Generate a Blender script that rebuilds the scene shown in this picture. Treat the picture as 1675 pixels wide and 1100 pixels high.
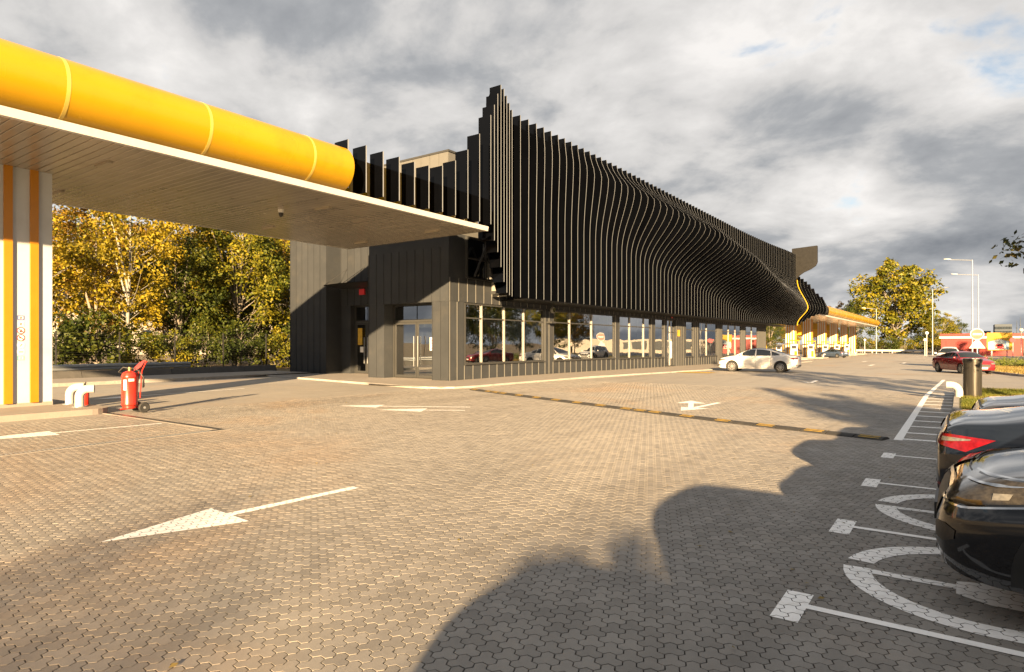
import bpy, bmesh, math, random
import numpy as np
from mathutils import Vector, Matrix
from mathutils.bvhtree import BVHTree

for _o in list(bpy.data.objects):
    bpy.data.objects.remove(_o, do_unlink=True)
scene = bpy.context.scene
COL = scene.collection
random.seed(7)
RNG = np.random.default_rng(11)
PI = math.pi

# ------------------------------------------------------------------ camera
CAM_H = 1.65
YAW = math.radians(35.42)
cam_d = bpy.data.cameras.new('camera')
cam_d.lens = 36.0 * 1030 / 1675
cam_d.sensor_width = 36.0
cam_d.shift_y = 13.0 / 1675
cam_d.clip_start = 0.05
cam_d.clip_end = 6000
cam = bpy.data.objects.new('camera', cam_d)
cam.location = (0, 0, CAM_H)
cam.rotation_euler = (PI / 2, 0, YAW)
COL.objects.link(cam)
scene.camera = cam

# ------------------------------------------------------------------ light
SUN_AZ = math.radians(30.0)      # horizontal travel of the light, from +Y towards -X
SUN_EL = math.atan(0.225)
Ldir = Vector((-math.sin(SUN_AZ) * math.cos(SUN_EL), math.cos(SUN_AZ) * math.cos(SUN_EL), -math.sin(SUN_EL)))
sun_d = bpy.data.lights.new('sun', 'SUN')
sun_d.energy = 5.0
sun_d.angle = math.radians(0.6)
sun_d.color = (1.0, 0.69, 0.365)
sun = bpy.data.objects.new('sun', sun_d)
sun.rotation_euler = Ldir.to_track_quat('-Z', 'Y').to_euler()
sun.location = (20, -30, 20)
COL.objects.link(sun)

world = bpy.data.worlds.new('World')
scene.world = world
world.use_nodes = True


SKY_OFF = (2.2, 9.4, 0.0)


def build_world():
    nt = world.node_tree
    N, K = nt.nodes, nt.links
    N.clear()
    out = N.new('ShaderNodeOutputWorld')
    bg_sky = N.new('ShaderNodeBackground')
    sky = N.new('ShaderNodeTexSky')
    sky.sky_type = 'NISHITA'
    sky.sun_disc = False
    sky.sun_elevation = SUN_EL
    sky.sun_rotation = math.radians(150)
    sky.altitude = 100
    sky.dust_density = 1.2
    bg_sky.inputs['Strength'].default_value = 0.030
    K.new(sky.outputs[0], bg_sky.inputs[0])
    tc = N.new('ShaderNodeTexCoord')
    sp = N.new('ShaderNodeSeparateXYZ')
    K.new(tc.outputs['Generated'], sp.inputs[0])

    def math_n(op, a, b=None, clamp=False):
        n = N.new('ShaderNodeMath')
        n.operation = op
        n.use_clamp = clamp
        for i, v in enumerate((a, b)):
            if v is None:
                continue
            if isinstance(v, (int, float)):
                n.inputs[i].default_value = v
            else:
                K.new(v, n.inputs[i])
        return n.outputs[0]
    zc = math_n('MAXIMUM', sp.outputs[2], 0.0)
    zz = math_n('ADD', zc, 0.34)
    px = math_n('DIVIDE', sp.outputs[0], zz)
    py = math_n('DIVIDE', sp.outputs[1], zz)
    cb = N.new('ShaderNodeCombineXYZ')
    K.new(px, cb.inputs[0])
    K.new(py, cb.inputs[1])
    mp = N.new('ShaderNodeMapping')
    mp.inputs['Location'].default_value = SKY_OFF
    mp.inputs['Rotation'].default_value = (0, 0, math.radians(-35))
    mp.inputs['Scale'].default_value = (1.25, 1.5, 1)
    K.new(cb.outputs[0], mp.inputs[0])

    def noise(scale, detail, rough, dist, w):
        n = N.new('ShaderNodeTexNoise')
        n.noise_dimensions = '4D'
        n.inputs['Scale'].default_value = scale
        n.inputs['Detail'].default_value = detail
        n.inputs['Roughness'].default_value = rough
        n.inputs['Distortion'].default_value = dist
        n.inputs['W'].default_value = w
        K.new(mp.outputs[0], n.inputs['Vector'])
        return n.outputs[0]
    big = noise(0.8, 3.0, 0.5, 0.0, 2.0)
    fine = noise(2.4, 10.0, 0.56, 0.25, 5.0)
    dens0 = math_n('ADD', math_n('MULTIPLY', big, 0.60), math_n('MULTIPLY', fine, 0.40))
    low = N.new('ShaderNodeMapRange')
    low.inputs['From Min'].default_value = 0.0
    low.inputs['From Max'].default_value = 0.22
    low.inputs['To Min'].default_value = 0.05
    low.inputs['To Max'].default_value = 0.0
    K.new(zc, low.inputs['Value'])
    dens = math_n('ADD', dens0, low.outputs[0])
    cover = N.new('ShaderNodeMapRange')
    cover.interpolation_type = 'SMOOTHSTEP'
    cover.inputs['From Min'].default_value = 0.39
    cover.inputs['From Max'].default_value = 0.45
    K.new(dens, cover.inputs['Value'])
    ramp = N.new('ShaderNodeValToRGB')
    el = ramp.color_ramp.elements
    el[0].position = 0.40
    el[0].color = (0.178, 0.172, 0.166, 1)
    el[1].position = 0.66
    el[1].color = (0.046, 0.049, 0.054, 1)
    e = el.new(0.455)
    e.color = (0.148, 0.144, 0.140, 1)
    e = el.new(0.50)
    e.color = (0.128, 0.125, 0.122, 1)
    e = el.new(0.56)
    e.color = (0.080, 0.082, 0.085, 1)
    lit = noise(2.3, 9.0, 0.58, 0.3, 9.0)
    d2 = math_n('MULTIPLY', math_n('SUBTRACT', lit, 0.5), 0.40)
    d3 = math_n('ADD', dens, d2)
    K.new(d3, ramp.inputs[0])
    bg_c = N.new('ShaderNodeBackground')
    bg_c.inputs['Strength'].default_value = 0.88
    K.new(ramp.outputs[0], bg_c.inputs[0])
    mix = N.new('ShaderNodeMixShader')
    K.new(cover.outputs[0], mix.inputs[0])
    K.new(bg_sky.outputs[0], mix.inputs[1])
    K.new(bg_c.outputs[0], mix.inputs[2])
    K.new(mix.outputs[0], out.inputs[0])


build_world()
vs = scene.view_settings
vs.view_transform = 'Standard'
vs.look = 'None'
vs.exposure = 2.6
vs.gamma = 1.0
vs.use_curve_mapping = False
scene.render.engine = 'CYCLES'

# ------------------------------------------------------------------ helpers


def gz(y):
    """height of the ground: level near the camera, falling gently along +Y"""
    return -0.0065 * min(max(0.0, y - 28.0), 87.0)


WORG = {}


class MB:
    def __init__(self):
        self.v = []
        self.f = []
        self.m = []
        self.mi = 0

    def add(self, vs_, fs):
        b = len(self.v)
        self.v.extend([tuple(p) for p in vs_])
        for f in fs:
            self.f.append(tuple(i + b for i in f))
            self.m.append(self.mi)
        return self

    def box(self, x0, x1, y0, y1, z0, z1):
        v = [(x0, y0, z0), (x1, y0, z0), (x1, y1, z0), (x0, y1, z0), (x0, y0, z1), (x1, y0, z1), (x1, y1, z1), (x0, y1, z1)]
        return self.add(v, [(0, 3, 2, 1), (4, 5, 6, 7), (0, 1, 5, 4), (1, 2, 6, 5), (2, 3, 7, 6), (3, 0, 4, 7)])

    def prism(self, pts, axis, a0, a1):
        """extrude a 2-D polygon along an axis ('x','y','z')"""
        n = len(pts)

        def P(p, a):
            if axis == 'x':
                return (a, p[0], p[1])
            if axis == 'y':
                return (p[0], a, p[1])
            return (p[0], p[1], a)
        v = [P(p, a0) for p in pts] + [P(p, a1) for p in pts]
        fs = [tuple(range(n - 1, -1, -1)), tuple(range(n, 2 * n))]
        for i in range(n):
            j = (i + 1) % n
            fs.append((i, j, n + j, n + i))
        return self.add(v, fs)

    def tube(self, pts, rs, n=8, cap=True):
        pts = [Vector(p) for p in pts]
        if not hasattr(rs, '__len__'):
            rs = [rs] * len(pts)
        v = []
        up = None
        for i, p in enumerate(pts):
            t = (pts[min(i + 1, len(pts) - 1)] - pts[max(i - 1, 0)]).normalized()
            if up is None:
                up = Vector((0, 0, 1)) if abs(t.z) < 0.9 else Vector((1, 0, 0))
            a = t.cross(up)
            if a.length < 1e-5:
                a = t.cross(Vector((0, 1, 0)))
            a.normalize()
            b = t.cross(a).normalized()
            up = a.cross(t).normalized()
            for k in range(n):
                an = 2 * PI * k / n
                v.append(p + (a * math.cos(an) + b * math.sin(an)) * rs[i])
        fs = []
        for i in range(len(pts) - 1):
            for k in range(n):
                k2 = (k + 1) % n
                fs.append((i * n + k, i * n + k2, (i + 1) * n + k2, (i + 1) * n + k))
        if cap:
            fs.append(tuple(range(n - 1, -1, -1)))
            fs.append(tuple(range((len(pts) - 1) * n, len(pts) * n)))
        return self.add(v, fs)

    def lathe(self, prof, c, n=20, axis='z', loop=False):
        """prof: list of (r, h); c: base point"""
        v = []
        for r, h in prof:
            for k in range(n):
                a = 2 * PI * k / n
                x, y = r * math.cos(a), r * math.sin(a)
                if axis == 'z':
                    v.append((c[0] + x, c[1] + y, c[2] + h))
                elif axis == 'y':
                    v.append((c[0] + x, c[1] + h, c[2] + y))
                else:
                    v.append((c[0] + h, c[1] + x, c[2] + y))
        fs = []
        for i in range(len(prof) - 1):
            for k in range(n):
                k2 = (k + 1) % n
                fs.append((i * n + k, i * n + k2, (i + 1) * n + k2, (i + 1) * n + k))
        if loop:
            m = len(prof) - 1
            for k in range(n):
                k2 = (k + 1) % n
                fs.append((m * n + k, m * n + k2, k2, k))
        else:
            fs.append(tuple(range(n - 1, -1, -1)))
            fs.append(tuple(range((len(prof) - 1) * n, len(prof) * n)))
        return self.add(v, fs)

    def grid(self, rows):
        n = len(rows[0])
        v = [p for r in rows for p in r]
        fs = []
        for i in range(len(rows) - 1):
            for k in range(n - 1):
                fs.append((i * n + k, i * n + k + 1, (i + 1) * n + k + 1, (i + 1) * n + k))
        return self.add(v, fs)

    def build(self, name, mat, parent=None, local=False, smooth=False, recalc=True, origin=None):
        w = Vector((0, 0, 0))
        if origin is not None:
            w = Vector(origin)
        elif parent is not None and not local:
            w = WORG.get(parent.name, Vector((0, 0, 0)))
        me = bpy.data.meshes.new(name)
        me.from_pydata([(p[0] - w.x, p[1] - w.y, p[2] - w.z) for p in self.v], [], self.f)
        mats = mat if isinstance(mat, (list, tuple)) else [mat]
        for mm in mats:
            me.materials.append(mm)
        if len(mats) > 1:
            me.polygons.foreach_set('material_index', self.m)
        if recalc:
            bm = bmesh.new()
            bm.from_mesh(me)
            bmesh.ops.recalc_face_normals(bm, faces=bm.faces)
            bm.to_mesh(me)
            bm.free()
        if smooth:
            set_smooth(me, 35 if smooth is True else smooth)
        me.update()
        o = bpy.data.objects.new(name, me)
        COL.objects.link(o)
        if parent is not None:
            o.parent = parent
            if origin is not None:
                o.location = w - WORG.get(parent.name, Vector((0, 0, 0)))
        elif origin is not None:
            o.location = w
        WORG[o.name] = w
        return o


def set_smooth(me, ang):
    me.polygons.foreach_set('use_smooth', [True] * len(me.polygons))
    try:
        me.set_sharp_from_angle(angle=math.radians(ang))
    except Exception:
        pass


def B(x0, x1, y0, y1, z0, z1):
    return MB().box(x0, x1, y0, y1, z0, z1)


def empty(name, loc, rz=0.0):
    o = bpy.data.objects.new(name, None)
    o.location = loc
    o.rotation_euler = (0, 0, rz)
    o.empty_display_size = 0.3
    COL.objects.link(o)
    WORG[o.name] = Vector(loc)
    return o


def tag(o, label=None, cat=None, group=None, kind=None):
    if label:
        o['label'] = label
    if cat:
        o['category'] = cat
    if group:
        o['group'] = group
    if kind:
        o['kind'] = kind
    return o


def copy_tree(o, parent=None):
    c = o.copy()
    COL.objects.link(c)
    c.parent = parent
    WORG[c.name] = WORG.get(o.name, Vector())
    for ch in list(o.children):
        copy_tree(ch, c)
    return c


def inst(name, me, parent, loc, rz=0.0, scale=None):
    o = bpy.data.objects.new(name, me)
    COL.objects.link(o)
    o.parent = parent
    o.location = loc
    o.rotation_euler = (0, 0, rz)
    if scale:
        o.scale = scale
    return o


def np_mesh(name, verts, quads, mat, attr=None):
    me = bpy.data.meshes.new(name)
    nv, nq = len(verts), len(quads)
    k = quads.shape[1]
    me.vertices.add(nv)
    me.vertices.foreach_set('co', np.ascontiguousarray(verts, dtype=np.float32).ravel())
    me.loops.add(nq * k)
    me.loops.foreach_set('vertex_index', np.ascontiguousarray(quads, dtype=np.int32).ravel())
    me.polygons.add(nq)
    me.polygons.foreach_set('loop_start', np.arange(0, nq * k, k, dtype=np.int32))
    try:
        me.polygons.foreach_set('loop_total', np.full(nq, k, dtype=np.int32))
    except Exception:
        pass
    me.materials.append(mat)
    me.update(calc_edges=True)
    return me


# ------------------------------------------------------------------ materials
MATS = {}


def node_mat(name):
    m = bpy.data.materials.new(name)
    m.use_nodes = True
    nt = m.node_tree
    b = nt.nodes['Principled BSDF']
    return m, nt, b


def pmat(name, col, rough=0.5, metal=0.0, var=0.12, vscale=3.0, bump=0.0, bscale=60.0, coat=0.0, spec=0.5, dirt=None, stretch=None, obj_var=0.0):
    """procedural paint / metal / concrete: colour with soft noise variation, uneven gloss, fine bump"""
    m, nt, b = node_mat(name)
    N, K = nt.nodes, nt.links
    geo = N.new('ShaderNodeNewGeometry')
    vec = geo.outputs['Position']
    if stretch:
        mp = N.new('ShaderNodeMapping')
        mp.inputs['Scale'].default_value = stretch
        K.new(vec, mp.inputs[0])
        vec = mp.outputs[0]
    n1 = N.new('ShaderNodeTexNoise')
    n1.inputs['Scale'].default_value = vscale
    n1.inputs['Detail'].default_value = 5
    n1.inputs['Roughness'].default_value = 0.6
    K.new(vec, n1.inputs['Vector'])
    mr = N.new('ShaderNodeMapRange')
    mr.inputs['From Min'].default_value = 0.25
    mr.inputs['From Max'].default_value = 0.75
    mr.inputs['To Min'].default_value = 1 - var
    mr.inputs['To Max'].default_value = 1 + var
    K.new(n1.outputs[0], mr.inputs['Value'])
    fac = mr.outputs[0]
    if obj_var:
        oi = N.new('ShaderNodeObjectInfo')
        m2 = N.new('ShaderNodeMapRange')
        m2.inputs['To Min'].default_value = 1 - obj_var
        m2.inputs['To Max'].default_value = 1 + obj_var
        K.new(oi.outputs['Random'], m2.inputs['Value'])
        mm = N.new('ShaderNodeMath')
        mm.operation = 'MULTIPLY'
        K.new(fac, mm.inputs[0])
        K.new(m2.outputs[0], mm.inputs[1])
        fac = mm.outputs[0]
    sc = N.new('ShaderNodeVectorMath')
    sc.operation = 'SCALE'
    sc.inputs[0].default_value = col
    K.new(fac, sc.inputs['Scale'])
    colout = sc.outputs[0]
    if dirt:
        n3 = N.new('ShaderNodeTexNoise')
        n3.inputs['Scale'].default_value = dirt[1]
        n3.inputs['Detail'].default_value = 8
        n3.inputs['Roughness'].default_value = 0.7
        K.new(vec, n3.inputs['Vector'])
        m3 = N.new('ShaderNodeMapRange')
        m3.inputs['From Min'].default_value = 0.52
        m3.inputs['From Max'].default_value = 0.72
        m3.inputs['To Max'].default_value = dirt[2]
        K.new(n3.outputs[0], m3.inputs['Value'])
        mx = N.new('ShaderNodeMix')
        mx.data_type = 'RGBA'
        K.new(m3.outputs[0], mx.inputs['Factor'])
        K.new(colout, mx.inputs['A'])
        mx.inputs['B'].default_value = (*dirt[0], 1)
        colout = mx.outputs['Result']
    K.new(colout, b.inputs['Base Color'])
    m4 = N.new('ShaderNodeMapRange')
    m4.inputs['To Min'].default_value = max(0.02, rough - 0.08)
    m4.inputs['To Max'].default_value = min(1, rough + 0.08)
    K.new(n1.outputs[0], m4.inputs['Value'])
    K.new(m4.outputs[0], b.inputs['Roughness'])
    b.inputs['Metallic'].default_value = metal
    b.inputs['Specular IOR Level'].default_value = spec
    if coat:
        b.inputs['Coat Weight'].default_value = coat
        b.inputs['Coat Roughness'].default_value = 0.04
    if bump:
        n2 = N.new('ShaderNodeTexNoise')
        n2.inputs['Scale'].default_value = bscale
        n2.inputs['Detail'].default_value = 4
        K.new(vec, n2.inputs['Vector'])
        bp = N.new('ShaderNodeBump')
        bp.inputs['Strength'].default_value = bump
        bp.inputs['Distance'].default_value = 0.01
        K.new(n2.outputs[0], bp.inputs['Height'])
        K.new(bp.outputs[0], b.inputs['Normal'])
    MATS[name] = m
    return m


def glass_mat(name, tint=(0.55, 0.6, 0.58), refl=0.22):
    m = bpy.data.materials.new(name)
    m.use_nodes = True
    N, K = m.node_tree.nodes, m.node_tree.links
    N.clear()
    out = N.new('ShaderNodeOutputMaterial')
    tr = N.new('ShaderNodeBsdfTransparent')
    tr.inputs[0].default_value = (*tint, 1)
    gl = N.new('ShaderNodeBsdfGlossy')
    gl.inputs['Roughness'].default_value = 0.0
    gl.inputs[0].default_value = (0.95, 0.97, 1.0, 1)
    fr = N.new('ShaderNodeFresnel')
    fr.inputs['IOR'].default_value = 1.55
    geo = N.new('ShaderNodeNewGeometry')
    nz = N.new('ShaderNodeTexNoise')
    nz.inputs['Scale'].default_value = 0.9
    nz.inputs['Detail'].default_value = 1
    K.new(geo.outputs['Position'], nz.inputs['Vector'])
    bp = N.new('ShaderNodeBump')
    bp.inputs['Strength'].default_value = 0.06
    bp.inputs['Distance'].default_value = 0.05
    K.new(nz.outputs[0], bp.inputs['Height'])
    K.new(bp.outputs[0], gl.inputs['Normal'])
    mr = N.new('ShaderNodeMapRange')
    mr.inputs['To Min'].default_value = refl
    mr.inputs['To Max'].default_value = 1.0
    K.new(fr.outputs[0], mr.inputs['Value'])
    mx = N.new('ShaderNodeMixShader')
    K.new(mr.outputs[0], mx.inputs[0])
    K.new(tr.outputs[0], mx.inputs[1])
    K.new(gl.outputs[0], mx.inputs[2])
    K.new(mx.outputs[0], out.inputs[0])
    MATS[name] = m
    return m


def paver_mat(name, per_piece=True, gain=1.0):
    m, nt, b = node_mat(name)
    N, K = nt.nodes, nt.links
    geo = N.new('ShaderNodeNewGeometry')
    pos = geo.outputs['Position']

    def noise(scale, detail=4, rough=0.6, vec=pos, dist=0.0):
        n = N.new('ShaderNodeTexNoise')
        n.inputs['Scale'].default_value = scale
        n.inputs['Detail'].default_value = detail
        n.inputs['Roughness'].default_value = rough
        n.inputs['Distortion'].default_value = dist
        K.new(vec, n.inputs['Vector'])
        return n.outputs[0]

    def rng(v, a, b_, c, d, smooth=False):
        r = N.new('ShaderNodeMapRange')
        if smooth:
            r.interpolation_type = 'SMOOTHSTEP'
        for k_, x in zip(('From Min', 'From Max', 'To Min', 'To Max'), (a, b_, c, d)):
            r.inputs[k_].default_value = x
        K.new(v, r.inputs['Value'])
        return r.outputs[0]

    def mul(a, c):
        r = N.new('ShaderNodeMath')
        r.operation = 'MULTIPLY'
        K.new(a, r.inputs[0])
        K.new(c, r.inputs[1])
        return r.outputs[0]

    def mixc(f, a, c):
        r = N.new('ShaderNodeMix')
        r.data_type = 'RGBA'
        K.new(f, r.inputs['Factor'])
        for s_, v in (('A', a), ('B', c)):
            if isinstance(v, tuple):
                r.inputs[s_].default_value = (*v, 1)
            else:
                K.new(v, r.inputs[s_])
        return r.outputs['Result']
    base = mixc(rng(noise(0.35, 5), 0.3, 0.7, 0, 1), (0.245, 0.232, 0.215), (0.302, 0.282, 0.254))
    base = mixc(rng(noise(0.16, 6, 0.62, dist=0.6), 0.52, 0.70, 0, 0.55, True), base, (0.33, 0.235, 0.155))
    # tyre-worn darker tracks running with the lanes
    mp = N.new('ShaderNodeMapping')
    mp.inputs['Scale'].default_value = (1.1, 0.10, 1)
    mp.inputs['Rotation'].default_value = (0, 0, 0.12)
    K.new(pos, mp.inputs[0])
    base = mixc(rng(noise(0.7, 6, 0.65, mp.outputs[0], 0.4), 0.50, 0.72, 0, 0.5, True), base, (0.16, 0.146, 0.13))
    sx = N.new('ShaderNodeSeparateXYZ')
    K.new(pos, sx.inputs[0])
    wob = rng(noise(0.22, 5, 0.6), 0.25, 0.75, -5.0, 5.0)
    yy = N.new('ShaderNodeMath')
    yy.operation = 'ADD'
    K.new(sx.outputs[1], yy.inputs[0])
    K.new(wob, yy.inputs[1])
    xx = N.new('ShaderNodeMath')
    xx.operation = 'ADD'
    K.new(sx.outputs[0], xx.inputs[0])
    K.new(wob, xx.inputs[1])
    drive_mask = mul(rng(yy.outputs[0], 2.0, 10.0, 0.0, 1.0, True), rng(xx.outputs[0], -3.5, 0.5, 1.0, 0.0, True))  # tone mask: paler over the drive, darker in the foreground and by the bays
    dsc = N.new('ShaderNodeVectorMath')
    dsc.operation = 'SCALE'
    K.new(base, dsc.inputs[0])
    K.new(rng(drive_mask, 0, 1, 0.72, 0.82), dsc.inputs['Scale'])
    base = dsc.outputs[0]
    # oil spots
    base = mixc(rng(noise(1.3, 7, 0.7), 0.62, 0.72, 0, 0.65, True), base, (0.09, 0.085, 0.08))
    f = rng(noise(9.0, 6, 0.7), 0.2, 0.8, 0.88, 1.12)
    f = mul(f, rng(noise(140.0, 3, 0.7), 0.25, 0.75, 0.88, 1.12))
    if per_piece:
        oi = N.new('ShaderNodeObjectInfo')
        add = N.new('ShaderNodeMath')
        add.operation = 'ADD'
        K.new(geo.outputs['Random Per Island'], add.inputs[0])
        K.new(oi.outputs['Random'], add.inputs[1])
        fr = N.new('ShaderNodeMath')
        fr.operation = 'FRACT'
        K.new(add.outputs[0], fr.inputs[0])
        f = mul(f, rng(fr.outputs[0], 0, 1, 0.84, 1.13))
    sc = N.new('ShaderNodeVectorMath')
    sc.operation = 'SCALE'
    K.new(base, sc.inputs[0])
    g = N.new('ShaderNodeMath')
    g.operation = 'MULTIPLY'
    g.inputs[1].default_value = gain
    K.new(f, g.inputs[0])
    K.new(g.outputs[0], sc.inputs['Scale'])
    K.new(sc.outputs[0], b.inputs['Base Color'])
    K.new(rng(noise(2.0, 5), 0.3, 0.7, 0.55, 0.85), b.inputs['Roughness'])
    bp = N.new('ShaderNodeBump')
    bp.inputs['Strength'].default_value = 0.35
    bp.inputs['Distance'].default_value = 0.004
    K.new(noise(170.0, 4, 0.7), bp.inputs['Height'])
    K.new(bp.outputs[0], b.inputs['Normal'])
    MATS[name] = m
    return m


def leaf_mat(name, cols, trans=0.35, gscale=0.35):
    """leaves: per-leaf colour from a ramp, patches of colour through the crown, light passing through"""
    m = bpy.data.materials.new(name)
    m.use_nodes = True
    N, K = m.node_tree.nodes, m.node_tree.links
    N.clear()
    out = N.new('ShaderNodeOutputMaterial')
    geo = N.new('ShaderNodeNewGeometry')
    nz = N.new('ShaderNodeTexNoise')
    nz.inputs['Scale'].default_value = gscale
    nz.inputs['Detail'].default_value = 2
    K.new(geo.outputs['Position'], nz.inputs['Vector'])
    a = N.new('ShaderNodeMath')
    a.operation = 'MULTIPLY'
    a.inputs[1].default_value = 0.5
    K.new(geo.outputs['Random Per Island'], a.inputs[0])
    mr = N.new('ShaderNodeMapRange')
    mr.inputs['From Min'].default_value = 0.3
    mr.inputs['From Max'].default_value = 0.7
    mr.inputs['To Min'].default_value = -0.1
    mr.inputs['To Max'].default_value = 0.6
    K.new(nz.outputs[0], mr.inputs['Value'])
    s = N.new('ShaderNodeMath')
    s.operation = 'ADD'
    K.new(a.outputs[0], s.inputs[0])
    K.new(mr.outputs[0], s.inputs[1])
    rp = N.new('ShaderNodeValToRGB')
    el = rp.color_ramp.elements
    el[0].position, el[0].color = 0.0, (*cols[0], 1)
    el[1].position, el[1].color = 1.0, (*cols[-1], 1)
    for i, c in enumerate(cols[1:-1]):
        e = el.new((i + 1) / (len(cols) - 1))
        e.color = (*c, 1)
    K.new(s.outputs[0], rp.inputs[0])
    df = N.new('ShaderNodeBsdfPrincipled')
    df.inputs['Roughness'].default_value = 0.55
    df.inputs['Specular IOR Level'].default_value = 0.3
    K.new(rp.outputs[0], df.inputs['Base Color'])
    tl = N.new('ShaderNodeBsdfTranslucent')
    K.new(rp.outputs[0], tl.inputs[0])
    mx = N.new('ShaderNodeMixShader')
    mx.inputs[0].default_value = trans
    K.new(df.outputs[0], mx.inputs[1])
    K.new(tl.outputs[0], mx.inputs[2])
    K.new(mx.outputs[0], out.inputs[0])
    MATS[name] = m
    return m


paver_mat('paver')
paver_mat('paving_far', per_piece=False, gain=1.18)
pmat('joint', (0.045, 0.04, 0.035), 0.9, var=0.3, vscale=12, bump=0.4)
pmat('paint', (0.80, 0.80, 0.79), 0.6, var=0.05, vscale=5, dirt=((0.5, 0.48, 0.44), 9.0, 0.5), bump=0.15, bscale=140)
pmat('concrete', (0.27, 0.255, 0.235), 0.8, var=0.15, vscale=2, bump=0.3, bscale=40, dirt=((0.14, 0.13, 0.115), 1.6, 0.6), obj_var=0.06)
pmat('island_concrete', (0.22, 0.20, 0.18), 0.8, var=0.15, vscale=2, bump=0.3, bscale=40, dirt=((0.12, 0.105, 0.09), 2.0, 0.6))
pmat('cladding', (0.034, 0.037, 0.041), 0.5, metal=0.0, var=0.09, vscale=1.4, obj_var=0.08, dirt=((0.060, 0.058, 0.054), 1.1, 0.4), spec=0.05)
pmat('cladding_rib', (0.095, 0.095, 0.09), 0.4, var=0.06)
pmat('fin_side', (0.0010, 0.0012, 0.0018), 0.12, var=0.2, vscale=0.8, obj_var=0.2, spec=0.14)
pmat('fin_edge', (0.185, 0.20, 0.22), 0.5, var=0.08, vscale=4)
pmat('fin_yellow', (0.40, 0.26, 0.006), 0.4, var=0.05)
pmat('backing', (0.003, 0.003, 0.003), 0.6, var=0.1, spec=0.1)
pmat('soffit', (0.40, 0.355, 0.28), 0.24, metal=0.45, var=0.06, vscale=1.2, obj_var=0.07, spec=0.5)
pmat('soffit_gap', (0.012, 0.011, 0.01), 0.8)
pmat('white_metal', (0.42, 0.42, 0.415), 0.35, var=0.05, vscale=1.5, dirt=((0.30, 0.28, 0.25), 1.4, 0.35))
pmat('column_white', (0.40, 0.43, 0.46), 0.45, var=0.04, vscale=1.0, dirt=((0.29, 0.29, 0.28), 0.9, 0.35), bump=0.05)
pmat('yellow_fascia', (0.34, 0.193, 0.003), 0.26, var=0.07, vscale=0.7, spec=0.45, dirt=((0.25, 0.128, 0.003), 1.1, 0.5), stretch=(1, 0.6, 0.35))
pmat('yellow_band', (0.40, 0.29, 0.06), 0.35, var=0.05)
pmat('yellow_stripe', (0.36, 0.150, 0.005), 0.4, var=0.06)
pmat('yellow_pump', (0.36, 0.20, 0.008), 0.35, var=0.05)
pmat('black_plastic', (0.02, 0.02, 0.02), 0.5, var=0.2, vscale=8)
pmat('rubber', (0.022, 0.021, 0.020), 0.8, var=0.25, vscale=10, bump=0.4, bscale=120, dirt=((0.09, 0.08, 0.065), 4, 0.5))
pmat('bump_yellow', (0.42, 0.26, 0.02), 0.7, var=0.2, vscale=10, dirt=((0.06, 0.05, 0.03), 9, 0.8))
pmat('steel', (0.33, 0.34, 0.35), 0.38, metal=0.6, var=0.1, vscale=2)
pmat('galv', (0.22, 0.24, 0.26), 0.45, metal=0.4, var=0.12, vscale=2.5)
pmat('dark_steel', (0.035, 0.035, 0.034), 0.4, metal=0.3, var=0.15)
pmat('frame', (0.035, 0.036, 0.036), 0.45, var=0.08, spec=0.2)
pmat('mullion', (0.20, 0.195, 0.175), 0.4, var=0.06)
pmat('red_paint', (0.40, 0.022, 0.012), 0.3, var=0.06, coat=0.3)
pmat('red_cloth', (0.45, 0.03, 0.035), 0.8, var=0.15, vscale=12)
pmat('brass', (0.4, 0.28, 0.1), 0.35, metal=0.9)
pmat('print_white', (0.55, 0.55, 0.53), 0.55, var=0.04)
pmat('print_red', (0.50, 0.02, 0.03), 0.5, var=0.05)
pmat('print_black', (0.02, 0.02, 0.02), 0.5)
pmat('print_blue', (0.05, 0.07, 0.25), 0.5)
pmat('print_teal', (0.10, 0.30, 0.28), 0.5)
pmat('bark', (0.16, 0.14, 0.115), 0.9, var=0.3, vscale=6, bump=0.8, bscale=25, stretch=(1, 1, 0.25))
pmat('birch_bark', (0.22, 0.21, 0.185), 0.8, var=0.25, vscale=5, bump=0.4, dirt=((0.05, 0.045, 0.04), 5.0, 0.9), stretch=(1, 1, 0.6))
pmat('soil', (0.14, 0.105, 0.065), 0.95, var=0.3, vscale=1.2, bump=0.8, bscale=20, dirt=((0.10, 0.10, 0.03), 0.6, 0.8))
pmat('lawn_soil', (0.085, 0.085, 0.03), 0.95, var=0.35, vscale=0.8, bump=0.8, bscale=30, dirt=((0.20, 0.155, 0.06), 0.35, 0.8))
pmat('red_wall', (0.20, 0.012, 0.010), 0.55, var=0.08)
pmat('tower_glass', (0.015, 0.024, 0.036), 0.4, var=0.2, vscale=0.2, spec=0.2)
pmat('tower_wall', (0.028, 0.042, 0.062), 0.6, var=0.1, vscale=0.1)  # blue-grey base colour stands in for distance haze on the skyline
pmat('pale_wall', (0.36, 0.33, 0.29), 0.8, var=0.1, vscale=0.4)
pmat('interior', (0.16, 0.14, 0.115), 0.8, var=0.2, vscale=0.6)
pmat('interior_floor', (0.20, 0.18, 0.15), 0.35, var=0.1)
pmat('wood', (0.36, 0.20, 0.08), 0.5, var=0.2, vscale=6, stretch=(1, 0.2, 1))
pmat('blind', (0.52, 0.50, 0.42), 0.7, var=0.05)
pmat('bollard_white', (0.40, 0.39, 0.37), 0.4, var=0.06, dirt=((0.22, 0.2, 0.16), 5, 0.5))
pmat('bin_steel', (0.045, 0.042, 0.036), 0.30, metal=0.55, var=0.2, vscale=6, stretch=(6, 6, 0.4))
pmat('lamp_white', (0.6, 0.6, 0.58), 0.4)
pmat('car_black', (0.0025, 0.003, 0.005), 0.10, var=0.2, coat=1.0, spec=0.25)
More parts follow.
